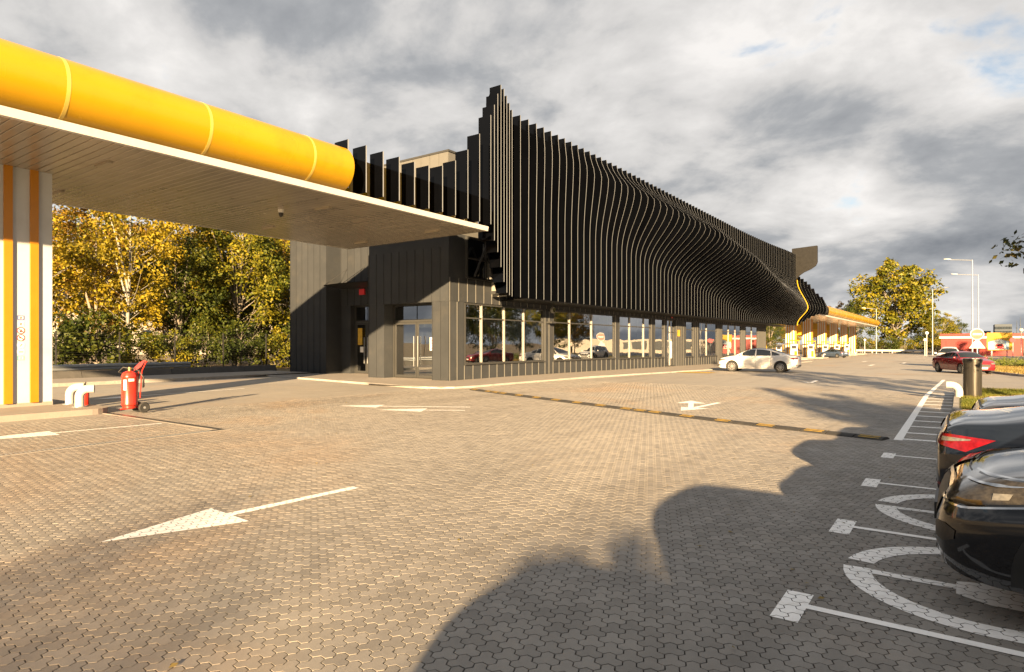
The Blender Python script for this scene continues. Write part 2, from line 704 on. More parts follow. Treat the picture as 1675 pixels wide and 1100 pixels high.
pmat('car_blue_black', (0.003, 0.005, 0.010), 0.10, var=0.2, coat=1.0, spec=0.25)
pmat('car_white', (0.60, 0.60, 0.595), 0.25, var=0.03, coat=0.5)
pmat('car_red', (0.16, 0.008, 0.012), 0.25, var=0.05, coat=0.9)
pmat('car_blue', (0.05, 0.075, 0.12), 0.25, metal=0.3, var=0.05, coat=0.9)
pmat('car_grey', (0.05, 0.052, 0.056), 0.22, metal=0.4, var=0.05, coat=1.0)
pmat('car_silver', (0.25, 0.255, 0.26), 0.25, metal=0.5, var=0.05, coat=0.9)
pmat('car_glass', (0.010, 0.013, 0.014), 0.03, var=0.1, spec=0.8)
pmat('trim', (0.012, 0.012, 0.012), 0.45, var=0.2)
pmat('chrome', (0.55, 0.55, 0.55), 0.12, metal=1.0, var=0.03)
pmat('lens', (0.09, 0.088, 0.082), 0.08, var=0.5, vscale=40, coat=1.0)
pmat('lens_dark', (0.02, 0.02, 0.018), 0.05, var=0.2, coat=1.0)
pmat('tail_red', (0.11, 0.0015, 0.003), 0.12, var=0.5, vscale=22, coat=0.6)
pmat('tyre', (0.016, 0.016, 0.016), 0.75, var=0.2, bump=0.4, bscale=90)
pmat('rim', (0.38, 0.38, 0.38), 0.3, metal=0.7, var=0.05)
glass_mat('glass', (0.50, 0.55, 0.53), 0.30)
leaf_mat('leaf_gold', [(0.07, 0.07, 0.008), (0.18, 0.145, 0.008), (0.27, 0.20, 0.010), (0.31, 0.225, 0.014)])
leaf_mat('leaf_mixed', [(0.030, 0.048, 0.006), (0.09, 0.102, 0.008), (0.175, 0.155, 0.009), (0.26, 0.20, 0.010)])
leaf_mat('leaf_green', [(0.013, 0.024, 0.005), (0.030, 0.046, 0.006), (0.065, 0.078, 0.008), (0.15, 0.135, 0.010)])
leaf_mat('leaf_orange', [(0.10, 0.06, 0.008), (0.17, 0.10, 0.009), (0.22, 0.13, 0.010), (0.23, 0.155, 0.012)])
leaf_mat('needle', [(0.020, 0.030, 0.010), (0.035, 0.048, 0.012), (0.07, 0.065, 0.015), (0.11, 0.06, 0.014)], 0.15)
leaf_mat('juniper', [(0.045, 0.075, 0.012), (0.08, 0.115, 0.016), (0.12, 0.15, 0.02), (0.17, 0.18, 0.025)], 0.2)
leaf_mat('grass_blade', [(0.045, 0.07, 0.010), (0.085, 0.105, 0.014), (0.12, 0.125, 0.02), (0.18, 0.145, 0.035)], 0.3)
leaf_mat('dry_grass', [(0.10, 0.085, 0.018), (0.19, 0.14, 0.04), (0.26, 0.19, 0.06), (0.30, 0.22, 0.08)], 0.3)
pmat('flag', (0.012, 0.012, 0.012), 0.4, var=0.08, spec=0.25)
pmat('lens_clear', (0.030, 0.026, 0.020), 0.12, metal=0.3, var=0.6, vscale=35, coat=0.6)
pmat('sign_yellow', (0.50, 0.27, 0.01), 0.4, var=0.05)
pmat('dark_concrete', (0.060, 0.058, 0.055), 0.8, var=0.2, vscale=2, bump=0.3, bscale=40, dirt=((0.11, 0.10, 0.09), 1.6, 0.5), obj_var=0.1)

# ================================================================== GROUND
def sheet(name, x0, x1, y0, y1, dz, mat, kind='structure', ystep=6.0, xf=None):
    mb = MB()
    n = max(1, int((y1 - y0) / ystep))
    rows = []
    for i in range(n + 1):
        y = y0 + (y1 - y0) * i / n
        a, b = (x0, x1) if xf is None else xf(y)
        rows.append([(a, y, gz(y) + dz), (b, y, gz(y) + dz)])
    mb.grid(rows)
    o = mb.build(name, mat, recalc=False)
    if kind:
        tag(o, kind=kind)
    return o


PZ = (-16.0, 2.4, 0.3, 25.0)      # rectangle laid with modelled pavers
pv = MB()
ys = [-45, -20, PZ[2], 5, 10, 15, 20, PZ[3], 32, 40, 50, 60, 75, 90, 115, 140, 175]
xs = [-28.45, PZ[0], PZ[1], 30]
for i in range(len(ys) - 1):
    for j in range(3):
        inz = (j == 1 and ys[i] >= PZ[2] and ys[i + 1] <= PZ[3])
        dz = -0.014 if inz else -0.006
        pv.mi = 1 if inz else 0
        a, b = xs[j], xs[j + 1]
        pv.add([(a, ys[i], gz(ys[i]) + dz), (b, ys[i], gz(ys[i]) + dz), (b, ys[i + 1], gz(ys[i + 1]) + dz), (a, ys[i + 1], gz(ys[i + 1]) + dz)], [(0, 1, 2, 3)])
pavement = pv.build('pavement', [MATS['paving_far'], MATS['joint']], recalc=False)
tag(pavement, kind='structure')
tag(MB().add([(-3000, -3000, -0.66), (3000, -3000, -0.66), (3000, 3000, -0.66), (-3000, 3000, -0.66)], [(0, 1, 2, 3)]).build('terrain', MATS['soil'], recalc=False), kind='structure')
sheet('verge', -140, -33.0, -60, 200, -0.02, MATS['soil'])
sheet('sidewalk', -33.0, -28.6, -45, 21.6, 0.11, MATS['island_concrete'])  # darker concrete stands in for the canopy shade on the walk

# ---- three-lobed pavers
HA = 0.041                      # side of one lobe hexagon
ROT = math.radians(-7)


def paver_outline(gap=0.0034):
    cs = [(HA * math.cos(math.radians(a)), HA * math.sin(math.radians(a))) for a in (0, 120, 240)]
    # boundary of three hexagons around the origin, walked by angle
    pts = set()
    for c in cs:
        for k in range(6):
            p = (c[0] + HA * math.cos(PI / 3 * k), c[1] + HA * math.sin(PI / 3 * k))
            if math.hypot(*p) > 1e-4:
                pts.add((round(p[0], 5), round(p[1], 5)))
    # de-duplicate near-equal
    out = []
    for p in pts:
        if all(math.hypot(p[0] - q[0], p[1] - q[1]) > 1e-3 for q in out):
            out.append(p)
    out.sort(key=lambda p: math.atan2(p[1], p[0]))
    n = len(out)
    res = []
    for i in range(n):              # inset along averaged normals
        a, b, c = out[i - 1], out[i], out[(i + 1) % n]
        n1 = Vector((b[1] - a[1], -(b[0] - a[0]))).normalized()
        n2 = Vector((c[1] - b[1], -(c[0] - b[0]))).normalized()
        nn = (n1 + n2)
        nn = nn / max(0.3, nn.length_squared) * 2
        res.append((b[0] - nn.x * gap, b[1] - nn.y * gap))
    return res


PO = np.array(paver_outline())
NP_ = len(PO)
cr, sr = math.cos(ROT), math.sin(ROT)
RM = np.array([[cr, -sr], [sr, cr]])
POR = PO @ RM.T
v1 = RM @ np.array([3 * HA, 0.0])
v2 = RM @ np.array([1.5 * HA, 3 * HA * math.sqrt(3) / 2])


def lattice(x0, x1, y0, y1):
    M = np.array([v1, v2]).T
    Mi = np.linalg.inv(M)
    cor = np.array([[x0, y0], [x1, y0], [x0, y1], [x1, y1]]) @ Mi.T
    i0, i1 = int(cor[:, 0].min()) - 2, int(cor[:, 0].max()) + 2
    j0, j1 = int(cor[:, 1].min()) - 2, int(cor[:, 1].max()) + 2
    I, J = np.meshgrid(np.arange(i0, i1), np.arange(j0, j1))
    P = np.stack([I.ravel(), J.ravel()], 1) @ M.T
    k = (P[:, 0] > x0) & (P[:, 0] < x1) & (P[:, 1] > y0) & (P[:, 1] < y1)
    return P[k]


def make_pavers():
    P = lattice(*PZ)
    fw = np.array([-math.sin(YAW), math.cos(YAW)])
    rt = np.array([math.cos(YAW), math.sin(YAW)])
    d = P @ fw
    u = (P @ rt) / np.maximum(d, 0.05)
    # the pieces that show largest become parts of their own
    inview = (d > 3.20) & (np.abs(u) < 0.80)
    order = np.argsort(np.where(inview, d, 1e9))[:300]
    own = np.zeros(len(P), bool)
    own[order] = True
    # individual pavers
    mb = MB()
    bv = 0.0008
    top = [(p[0] * 0.99, p[1] * 0.99, 0.0) for p in POR]
    mid = [(p[0], p[1], -bv) for p in POR]
    bot = [(p[0], p[1], -0.014) for p in POR]
    fs = [tuple(range(NP_))]
    for a in (0, NP_):
        for i in range(NP_):
            j = (i + 1) % NP_
            fs.append((a + i, a + NP_ + i, a + NP_ + j, a + j))
    mb.add(top + mid + bot, fs)
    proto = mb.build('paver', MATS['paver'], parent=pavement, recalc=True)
    pm = proto.data
    first = True
    for i in order:
        o = proto if first else bpy.data.objects.new('paver', pm)
        if not first:
            COL.objects.link(o)
            o.parent = pavement
        first = False
        o.location = (P[i][0], P[i][1], float(RNG.uniform(-0.0008, 0.0008)))
        o.rotation_euler = (float(RNG.normal(0, 0.0035)), float(RNG.normal(0, 0.0035)), float(RNG.normal(0, 0.010)))
    rest = P[~own]
    near = rest[(rest @ fw) < 12.0]
    far = rest[(rest @ fw) >= 12.0]

    def field(C, sides):
        n = len(C)
        t = RNG.normal(0, 0.0035, (n, 2))
        dz = RNG.uniform(-0.0008, 0.0008, n)
        a = RNG.normal(0, 0.010, n)
        ca, sa = np.cos(a), np.sin(a)
        x = POR[None, :, 0] * ca[:, None] - POR[None, :, 1] * sa[:, None]
        y = POR[None, :, 0] * sa[:, None] + POR[None, :, 1] * ca[:, None]
        z = t[:, :1] * x + t[:, 1:] * y + dz[:, None]
        gy = np.array([gz(v) for v in C[:, 1]])
        if not sides:
            tp = np.stack([x + C[:, :1], y + C[:, 1:], z + gy[:, None]], 2)
            bt = np.stack([x + C[:, :1], y + C[:, 1:], gy[:, None] + np.full_like(z, -0.014)], 2)
            V = np.concatenate([tp, bt], 1).reshape(-1, 3)
            base = (np.arange(n) * 2 * NP_)[:, None]
            k = np.arange(NP_)
            k2 = (k + 1) % NP_
            q = np.stack([k, NP_ + k, NP_ + k2, k2], 1)
            return V, [base + k[None, :], (base[:, :, None] + q[None]).reshape(-1, 4)]
        tp = np.stack([x * .99 + C[:, :1], y * .99 + C[:, 1:], z + gy[:, None]], 2)
        md = np.stack([x + C[:, :1], y + C[:, 1:], z + gy[:, None] - bv], 2)
        bt = np.stack([x + C[:, :1], y + C[:, 1:], np.full_like(z, -0.014)], 2)
        V = np.concatenate([tp, md, bt], 1).reshape(-1, 3)
        base = (np.arange(n) * 3 * NP_)[:, None]
        F = [base + np.arange(NP_)[None, :]]
        k = np.arange(NP_)
        k2 = (k + 1) % NP_
        q = []
        for o_ in (0, NP_):
            q.append(np.stack([o_ + k, o_ + NP_ + k, o_ + NP_ + k2, o_ + k2], 1))
        q = np.concatenate(q)
        F.append((base[:, :, None] + q[None]).reshape(-1, 4))
        return V, F
    Vn, Fn = field(near, True)
    Vf, Ff = field(far, False)
    off = len(Vn)
    V = np.concatenate([Vn, Vf])
    ng = np.concatenate([Fn[0], Ff[0] + off])
    qd = np.concatenate([Fn[1], Ff[1] + off])
    me = bpy.data.meshes.new('paver_field')
    me.vertices.add(len(V))
    me.vertices.foreach_set('co', V.astype(np.float32).ravel())
    loops = np.concatenate([ng.ravel(), qd.ravel()]).astype(np.int32)
    me.loops.add(len(loops))
    me.loops.foreach_set('vertex_index', loops)
    tot = np.concatenate([np.full(len(ng), NP_), np.full(len(qd), 4)])
    st = np.concatenate([[0], np.cumsum(tot)[:-1]]).astype(np.int32)
    me.polygons.add(len(tot))
    me.polygons.foreach_set('loop_start', st)
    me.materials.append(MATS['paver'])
    me.polygons.foreach_set('use_smooth', np.zeros(len(tot), dtype=bool))
    me.update(calc_edges=True)
    o = bpy.data.objects.new('paver_field', me)
    COL.objects.link(o)
    o.parent = pavement
    tag(o, kind='stuff')


make_pavers()


# ---- painted markings, cut by the paver joints where the pavers are modelled
def clip(poly, a, b):
    """keep the part of the polygon to the left of a->b"""
    out = []
    n = len(poly)
    ex, ey = b[0] - a[0], b[1] - a[1]
    for i in range(n):
        p, q = poly[i], poly[(i + 1) % n]
        sp = ex * (p[1] - a[1]) - ey * (p[0] - a[0])
        sq = ex * (q[1] - a[1]) - ey * (q[0] - a[0])
        if sp >= 0:
            out.append(p)
        if (sp >= 0) != (sq >= 0):
            t = sp / (sp - sq)
            out.append((p[0] + t * (q[0] - p[0]), p[1] + t * (q[1] - p[1])))
    return out


def ccw(poly):
    a = sum(poly[i][0] * poly[(i + 1) % len(poly)][1] - poly[(i + 1) % len(poly)][0] * poly[i][1] for i in range(len(poly)))
    return poly if a > 0 else poly[::-1]


def marking(name, polys, label, group=None, cat='road marking', mat='paint', fine=True):
    mb = MB()
    for poly in polys:
        poly = ccw([tuple(p) for p in poly])
        xs_ = [p[0] for p in poly]
        ys_ = [p[1] for p in poly]
        inside = min(xs_) > PZ[0] + .2 and max(xs_) < PZ[1] - .2 and min(ys_) > PZ[2] + .2 and max(ys_) < 16.5
        if not (inside and fine):
            mb.add([(p[0], p[1], gz(p[1]) + 0.0045) for p in poly], [tuple(range(len(poly)))])
            continue
        C = lattice(min(xs_) - .12, max(xs_) + .12, min(ys_) - .12, max(ys_) + .12)
        for c in C:
            pts = POR * 1.008 + c
            if pts[:, 0].max() < min(xs_) or pts[:, 0].min() > max(xs_) or pts[:, 1].max() < min(ys_) or pts[:, 1].min() > max(ys_):
                continue
            for k in range(NP_):
                a, b = tuple(pts[k]), tuple(pts[(k + 1) % NP_])
                t = (tuple(c), a, b)
                r = poly
                for e in range(3):
                    r = clip(r, t[e], t[(e + 1) % 3])
                    if len(r) < 3:
                        break
                if len(r) >= 3:
                    mb.add([(p[0], p[1], 0.0036) for p in r], [tuple(range(len(r)))])
    o = mb.build(name, MATS[mat], recalc=False, origin=(polys[0][0][0], polys[0][0][1], 0))
    tag(o, label, cat, group)
    return o


def rect(x0, x1, y0, y1):
    return [(x0, y0), (x1, y0), (x1, y1), (x0, y1)]


STALL = [4.29, 6.40, 8.60, 10.84]
which = ['nearest the camera', 'second from the camera, ahead of the black SUV', 'third from the camera, before the dark sedan', 'farthest from the camera, nearest the hatched strip']
for y, w in zip(STALL, which):
    marking('stall_line', [rect(-0.94, -0.78, y - .28, y + .22), rect(-0.78, 4.2, y - .035, y + .035)], 'white T-shaped parking bay line ' + w, 'parking bay lines')


def ring(cx, cy, r0, r1, a0, a1, n=20):
    out = []
    for i in range(n):
        a, b = math.radians(a0 + (a1 - a0) * i / n), math.radians(a0 + (a1 - a0) * (i + 1) / n)
        out.append([(cx + r0 * math.cos(a), cy + r0 * math.sin(a)), (cx + r1 * math.cos(a), cy + r1 * math.sin(a)), (cx + r1 * math.cos(b), cy + r1 * math.sin(b)), (cx + r0 * math.cos(b), cy + r0 * math.sin(b))])
    return out


for cy, w in ((5.32, 'white charging plug symbol in a ring, under the black SUV'), (7.50, 'white charging plug symbol in a ring, under the dark sedan')):
    cx = 0.17
    pol = ring(cx, cy, 0.70, 0.88, 15, 172) + ring(cx, cy, 0.70, 0.88, 183, 345)
    pol += [[(-0.522, cy - .14), (-0.021, cy - .14), (-0.021, cy - .045), (-0.527, cy - .045)]]
    pol += [[(-0.02, cy - .24), (0.16, cy - .34), (0.16, cy + .10), (-0.02, cy + .03)], [(0.16, cy - .34), (0.46, cy - .34), (0.46, cy + .10), (0.16, cy + .10)]]
    marking('plug_symbol', pol, w, 'plug symbols in the parking bays')

marking('hatched_strip', [rect(-0.93, -0.80, 12.62, 24.0), [(-0.93, 24.0), (-0.80, 24.0), (-0.55, 36), (-0.68, 36)]] + [[(-0.80, y), (-0.16, y + .02), (-0.16, y + .17), (-0.80, y + .15)] for y in [12.75] + [13.7 + 1.12 * k for k in range(12)]], 'long white line with short cross bars beside the lawn kerb', fine=True)


def arrow(tip, tail, head_len, head_w, stem_w, label, group='direction arrows on the paving'):
    t, e = Vector(tip), Vector(tail)
    d = (e - t).normalized()
    n = Vector((-d.y, d.x))
    h = t + d * head_len
    head = [t, h + n * head_w / 2, h - n * head_w / 2]
    s0 = t + d * (head_len - .001)
    stem = [s0 + n * stem_w / 2, s0 - n * stem_w / 2, e - n * stem_w / 2, e + n * stem_w / 2]
    return [[tuple(p) for p in head], [tuple(p) for p in stem]]


marking('arrow_marking', arrow((-5.82, 2.28), (-5.66, 4.86), 1.10, .74, .115, ''), 'large white arrow on the open paving in the foreground', 'direction arrows on the paving')
marking('arrow_marking', arrow((-13.85, 2.7), (-13.5, 6.44), 1.9, .72, .10, ''), 'white arrow beside the striped column inside the drain channel', 'direction arrows on the paving')
marking('arrow_marking', arrow((-13.5, 11.0), (-10.4, 12.75), 1.15, .75, .12, '') + arrow((-11.9, 10.9), (-10.0, 12.05), 1.2, .75, .12, ''), 'pair of white slanted arrows on the paving before the corner entrance', 'direction arrows on the paving')
marking('arrow_marking', arrow((-6.35, 17.9), (-5.55, 15.6), .8, .8, .14, '') + arrow((-5.62, 15.1), (-5.5, 17.75), .9, .75, .14, ''), 'pair of opposite white arrows beyond the speed bump', 'direction arrows on the paving', )
marking('arrow_marking', [[(-5.75, 30.2), (-5.25, 29.0), (-5.2, 29.5)], [(-5.25, 29.0), (-5.1, 29.3), (-5.28, 31.7), (-5.4, 31.5)]], 'small white tick-like arrow near the white sedan', 'direction arrows on the paving')
marking('arrow_marking', arrow((-21.0, 8.0), (-21.5, 13.2), 1.0, .75, .12, ''), 'white arrow under the left canopy behind the wheeled extinguisher', 'direction arrows on the paving')
for k, (x, y) in enumerate([(-6.5, 62), (-4.8, 74), (-9, 80)]):
    marking('lane_mark', [rect(x, x + .25, y, y + 4)], ['pale lane dash far down the drive, nearest of three', 'pale lane dash far down the drive, middle of three', 'pale lane dash far down the drive beside the far canopy'][k], 'far lane dashes')
marking('yellow_kerb_mark', [rect(-14.0, -11.9, 36.5, 38.0)], 'yellow painted patch on the paving before the white sedan', mat='bump_yellow')

# ---- drain channel
dr = MB()
dr.box(-11.66, -11.52, -6, 6.72, -0.02, 0.004)
drain = dr.build('drain_channel', MATS['dark_steel'])
tag(drain, kind='structure')
B(-16.6, -11.66, 6.60, 6.72, -0.02, 0.0045).build('cross_channel', MATS['dark_steel'], parent=drain)
for n_, a in (('channel_edge', (-11.52, -11.46, -6, 6.78, -0.01, 0.006)), ('channel_edge', (-11.72, -11.66, -6, 6.60, -0.01, 0.006)), ('channel_edge', (-16.6, -11.52, 6.72, 6.78, -0.01, 0.0055)), ('channel_edge', (-16.6, -11.72, 6.54, 6.60, -0.01, 0.0055))):
    B(*a).build(n_, MATS['island_concrete'], parent=drain)
slot = B(-11.655, -11.525, -.012, .012, .004, .0075).build('grate_bar', MATS['galv'], parent=drain)
slot.location = (0, 6.4, 0)
for k in range(1, 110):
    inst('grate_bar', slot.data, drain, (0, 6.4 - k * .06, 0))

# ---- kerbs


def kerb_run(name, pts, w, h, seg=1.0, mat='concrete', label=None):
    """individual kerb stones along a polyline (left side = back)"""
    root = empty(name, (pts[0][0], pts[0][1], 0))
    tag(root, kind='structure')
    L = [0]
    for a, b in zip(pts, pts[1:]):
        L.append(L[-1] + math.hypot(b[0] - a[0], b[1] - a[1]))

    def at(s):
        for i in range(len(pts) - 1):
            if s <= L[i + 1] + 1e-6:
                t = (s - L[i]) / max(1e-6, L[i + 1] - L[i])
                return Vector((pts[i][0] + t * (pts[i + 1][0] - pts[i][0]), pts[i][1] + t * (pts[i + 1][1] - pts[i][1])))
        return Vector(pts[-1])
    n = max(1, round(L[-1] / seg))
    st = L[-1] / n
    for k in range(n):
        a, b = at(k * st), at((k + 1) * st)
        d = (b - a).normalized()
        g = .004
        nrm = Vector((-d.y, d.x))
        a2, b2 = a + d * g, b - d * g
        z0 = gz((a.y + b.y) / 2)
        hh = h + random.uniform(-.004, .004)
        mb = MB()
        prof = [(0, -.1), (0, hh - .015), (.015, hh), (w, hh), (w, -.1)]
        va = [(a2.x + nrm.x * p[0], a2.y + nrm.y * p[0], z0 + p[1]) for p in prof]
        vb = [(b2.x + nrm.x * p[0], b2.y + nrm.y * p[0], z0 + p[1]) for p in prof]
        m = len(prof)
        mb.add(va + vb, [tuple(range(m)), tuple(range(2 * m - 1, m - 1, -1))] + [(i, (i + 1) % m, m + (i + 1) % m, m + i) for i in range(m)])
        mb.build('kerb_stone', MATS[mat], parent=root)
    return root


def arc(cx, cy, r, a0, a1, n=6):
    return [(cx + r * math.cos(math.radians(a0 + (a1 - a0) * i / n)), cy + r * math.sin(math.radians(a0 + (a1 - a0) * i / n))) for i in range(n + 1)]


kerb_run('verge_kerb', [(-28.42, -30), (-28.42, 14)] + [(-28.6, 17.5), (-28.9, 19.6)], .16, .13)
# apron round the building
AP = [(-28.9, 18.9), (-24.0, 18.2), (-18.6, 17.35), (-16.4, 17.1), (-15.4, 17.35), (-15.0, 18.2), (-14.95, 21.0), (-14.75, 26), (-14.2, 33), (-13.6, 40), (-13.3, 46), (-13.3, 76)]
kerb_run('apron_kerb', AP, .16, .065, mat='concrete')
ap = MB()
apx = AP[3:]
for (a, b) in zip(apx, apx[1:]):
    ap.add([(a[0] - .15, a[1], gz(a[1]) + .058), (b[0] - .15, b[1], gz(b[1]) + .058), (-19.5, b[1], gz(b[1]) + .058), (-19.5, a[1], gz(a[1]) + .058)], [(0, 1, 2, 3)])
ap.add([(-28.9, 19.06, .0575), (-24, 18.36, .0575), (-18.6, 17.5, .0575), (-16.4, 17.25, .0575), (-16.4, 26, .0575), (-28.9, 26, .0575)], [(0, 1, 2, 3, 4, 5)])
tag(ap.build('apron', MATS['island_concrete'], recalc=True), kind='structure')

# right-hand lawn and island
LAWN1 = [(12, 17.05)] + arc(0.75, 17.95, 0.9, 270, 180) + [(-0.15, 24.5)] + arc(1.35, 25.5, 1.5, 180, 90) + [(12, 27.2)]
kerb_run('lawn_kerb', list(reversed(LAWN1)), .14, .12)
lm = MB()
lm.add([(p[0] + (.1 if p[0] < 1 else 0), p[1], .10) for p in LAWN1] + [(12, 22, .10)], [tuple(range(len(LAWN1) + 1))])
tag(lm.build('lawn', MATS['lawn_soil']), kind='structure')
LAWN2 = [(40, 41.0), (6, 41.0), (3.6, 41.8), (2.75, 43.0), (1.2, 50.5), (0.7, 58), (0.6, 100), (40, 100)]
kerb_run('island_kerb', list(reversed(LAWN2[1:7])), .14, .12, seg=1.5)
l2 = MB()
l2.add([(p[0] + (.1 if p[0] < 5 else 0), p[1], gz(p[1]) + .10) for p in LAWN2], [tuple(range(len(LAWN2)))])
tag(l2.build('island_lawn', MATS['lawn_soil']), kind='structure')
sheet('roadside_lawn', 4.9, 60, -40, 16.8, 0.05, MATS['lawn_soil'])


def grass(name, n, region, h, mat, label, zoff=.1, wid=.006):
    pts = []
    while len(pts) < n:
        c = RNG.uniform(0, 1, (n, 2))
        x = region[0] + c[:, 0] * (region[1] - region[0])
        y = region[2] + c[:, 1] * (region[3] - region[2])
        for a, b in zip(x, y):
            if region[4](a, b):
                pts.append((a, b))
    P = np.array(pts[:n])
    a = RNG.uniform(0, 2 * PI, n)
    hh = h * RNG.uniform(.5, 1.3, n)
    w = wid * RNG.uniform(.7, 1.4, n)
    lean = RNG.normal(0, .5, (n, 2)) * hh[:, None]
    z0 = np.array([gz(v) for v in P[:, 1]]) + zoff
    dx, dy = np.cos(a) * w, np.sin(a) * w
    v0 = np.stack([P[:, 0] - dx, P[:, 1] - dy, z0], 1)
    v1_ = np.stack([P[:, 0] + dx, P[:, 1] + dy, z0], 1)
    v2_ = np.stack([P[:, 0] + lean[:, 0], P[:, 1] + lean[:, 1], z0 + hh], 1)
    V = np.stack([v0, v1_, v2_], 1).reshape(-1, 3)
    me = np_mesh(name, V, np.arange(3 * n).reshape(n, 3), MATS[mat])
    o = bpy.data.objects.new(name, me)
    COL.objects.link(o)
    tag(o, label, None, None, 'stuff')
    return o


grass('lawn_grass', 42000, (-.05, 3.5, 17.2, 27.0, lambda x, y: x > 0.05 and not (x < .5 and y < 17.6) and (y < 25.7 or x > .4)), .075, 'grass_blade', 'short green grass on the kerbed lawn', wid=.007)
grass('island_grass', 26000, (.8, 9, 41.2, 75, lambda x, y: x > 3.2 - (y - 42) * .24 and x > .9), .12, 'dry_grass', 'dry yellowed grass on the far island', wid=.02)

# speed bump: bolted rubber segments
sb = empty('speed_bump', (-7.4, 14.8, 0))
tag(sb, 'long low black and yellow rubber speed bump across the drive', 'speed bump')
BP = [Vector(p) for p in ((-14.25, 17.62), (-10.6, 16.1), (-7.37, 14.81), (-3.86, 13.42), (-1.03, 12.55))]
cum = [0]
for a, b in zip(BP, BP[1:]):
    cum.append(cum[-1] + (b - a).length)


def bp_at(s):
    for i in range(len(BP) - 1):
        if s <= cum[i + 1] + 1e-6:
            return BP[i].lerp(BP[i + 1], (s - cum[i]) / (cum[i + 1] - cum[i]))
    return BP[-1]


ns = 29
for k in range(ns):
    a, b = bp_at(cum[-1] * k / ns), bp_at(cum[-1] * (k + 1) / ns)
    d = (b - a).normalized()
    n = Vector((-d.y, d.x))
    a, b = a + d * .012, b - d * .012
    mb = MB()
    prof = [(-.17, 0), (-.15, .018), (-.08, .042), (0, .048), (.08, .042), (.15, .018), (.17, 0)]
    va = [(a.x + n.x * p[0], a.y + n.y * p[0], p[1]) for p in prof]
    vb = [(b.x + n.x * p[0], b.y + n.y * p[0], p[1]) for p in prof]
    m = len(prof)
    mb.add(va + vb, [tuple(range(m)), tuple(range(2 * m - 1, m - 1, -1))] + [(i, (i + 1) % m, m + (i + 1) % m, m + i) for i in range(m)])
    sg = mb.build('rubber_segment', MATS['rubber'], parent=sb)
    if k % 2 == 0 or k in (3, 17):
        mb = MB()
        for s0, s1 in ((-.13, -.02), (.02, .13)):
            q = [a + d * .06 + n * s0, b - d * .06 + n * s0, b - d * .06 + n * s1, a + d * .06 + n * s1]
            zz = [.030 if abs(s) > .1 else .050 for s in (s0, s0, s1, s1)]
            mb.add([(p.x, p.y, z) for p, z in zip(q, zz)], [(0, 1, 2, 3)])
        mb.build('yellow_patch', MATS['bump_yellow'], parent=sg, recalc=False)

# ================================================================== CANOPIES


def canopy(name, label, y0, y1, zs, fasc0, fasc1, seams, end_cap=False, board_w=.2, flat=None):
    XF, XB = -14.5, -22.3
    root = empty(name, (-18.4, (y0 + y1) / 2, zs))
    tag(root, label, 'canopy')
    # soffit boards
    bm0 = MB()
    w = board_w - .014
    bm0.prism([(-w / 2, 0.028), (-w / 2, .006), (-w / 2 + .01, 0), (w / 2 - .01, 0), (w / 2, .006), (w / 2, 0.028)], 'x', XB - (-18.4) + .03, XF - (-18.4) - .06)
    n = int(round((y1 - y0) / board_w))
    proto = bm0.build('soffit_board', MATS['soffit'], parent=root, local=True)
    for k in range(n):
        yk = y0 + (k + .5) * board_w - (y0 + y1) / 2
        if k == 0:
            proto.location = (0, yk, 0)
        else:
            inst('soffit_board', proto.data, root, (0, yk, 0))
    B(XB + .03, XF - .06, y0, y1, zs + .03, zs + .06).build('ceiling_tray', MATS['soffit_gap'], parent=root)
    B(XB + .05, XF - .68, y0, y1 - .5, zs + .07, zs + 1.25).build('roof_deck', MATS['white_metal'], parent=root)
    # white drip strip
    MB().prism([(XF - .06, zs - .01), (XF + .02, zs + .0), (XF + .05, zs + .165), (XF - .06, zs + .17)], 'y', y0, y1).build('drip_strip', MATS['white_metal'], parent=root)
    B(XB - .05, XB + .03, y0, y1, zs - .01, zs + 1.2).build('back_fascia', MATS['white_metal'], parent=root)
    e0, e1 = (y0 - .05, y0) if not end_cap else (y1, y1 + .05)
    B(XB - .05, XF - .06, e0, e1, zs - .012, zs + 1.22).build('end_fascia', MATS['white_metal'], parent=root)
    # bullnose panels
    cx, cz, r = XF - .27, zs + .17 + .655, .655
    pr = [(cx + r * math.cos(math.radians(a)), cz + r * math.sin(math.radians(a))) for a in range(-96, 118, 7)]
    pin = [(cx + (r - .03) * math.cos(math.radians(a)), cz + (r - .03) * math.sin(math.radians(a))) for a in range(117, -97, -7)]
    ss = [fasc0] + [s for s in seams] + [fasc1]
    for a, b in zip(ss, ss[1:]):
        p = MB().prism(pr + pin, 'y', a + .006, b - .006).build('fascia_panel', MATS['yellow_fascia'], parent=root, smooth=30)
    for s in seams:
        r2 = r + .004
        q = [(cx + r2 * math.cos(math.radians(a)), cz + r2 * math.sin(math.radians(a))) for a in range(-94, 116, 7)]
        q2 = [(cx + (r - .01) * math.cos(math.radians(a)), cz + (r - .01) * math.sin(math.radians(a))) for a in range(116, -95, -7)]
        MB().prism(q + q2, 'y', s - .035, s + .035).build('seam_band', MATS['yellow_band'], parent=root, smooth=30)
    if flat:
        B(XF - .62, XF - .58, flat[0], flat[1], zs + .17, zs + 1.42).build('flat_fascia', MATS['yellow_fascia'], parent=root)
    if end_cap:
        MB().lathe([(.02, 0), (.66, 0), (.655, .25), (.6, .45), (.45, .6), (.2, .68), (.02, .7)], (cx, y1, cz), 20, 'y').build('end_cap', MATS['yellow_fascia'], parent=root, smooth=True)
    return root


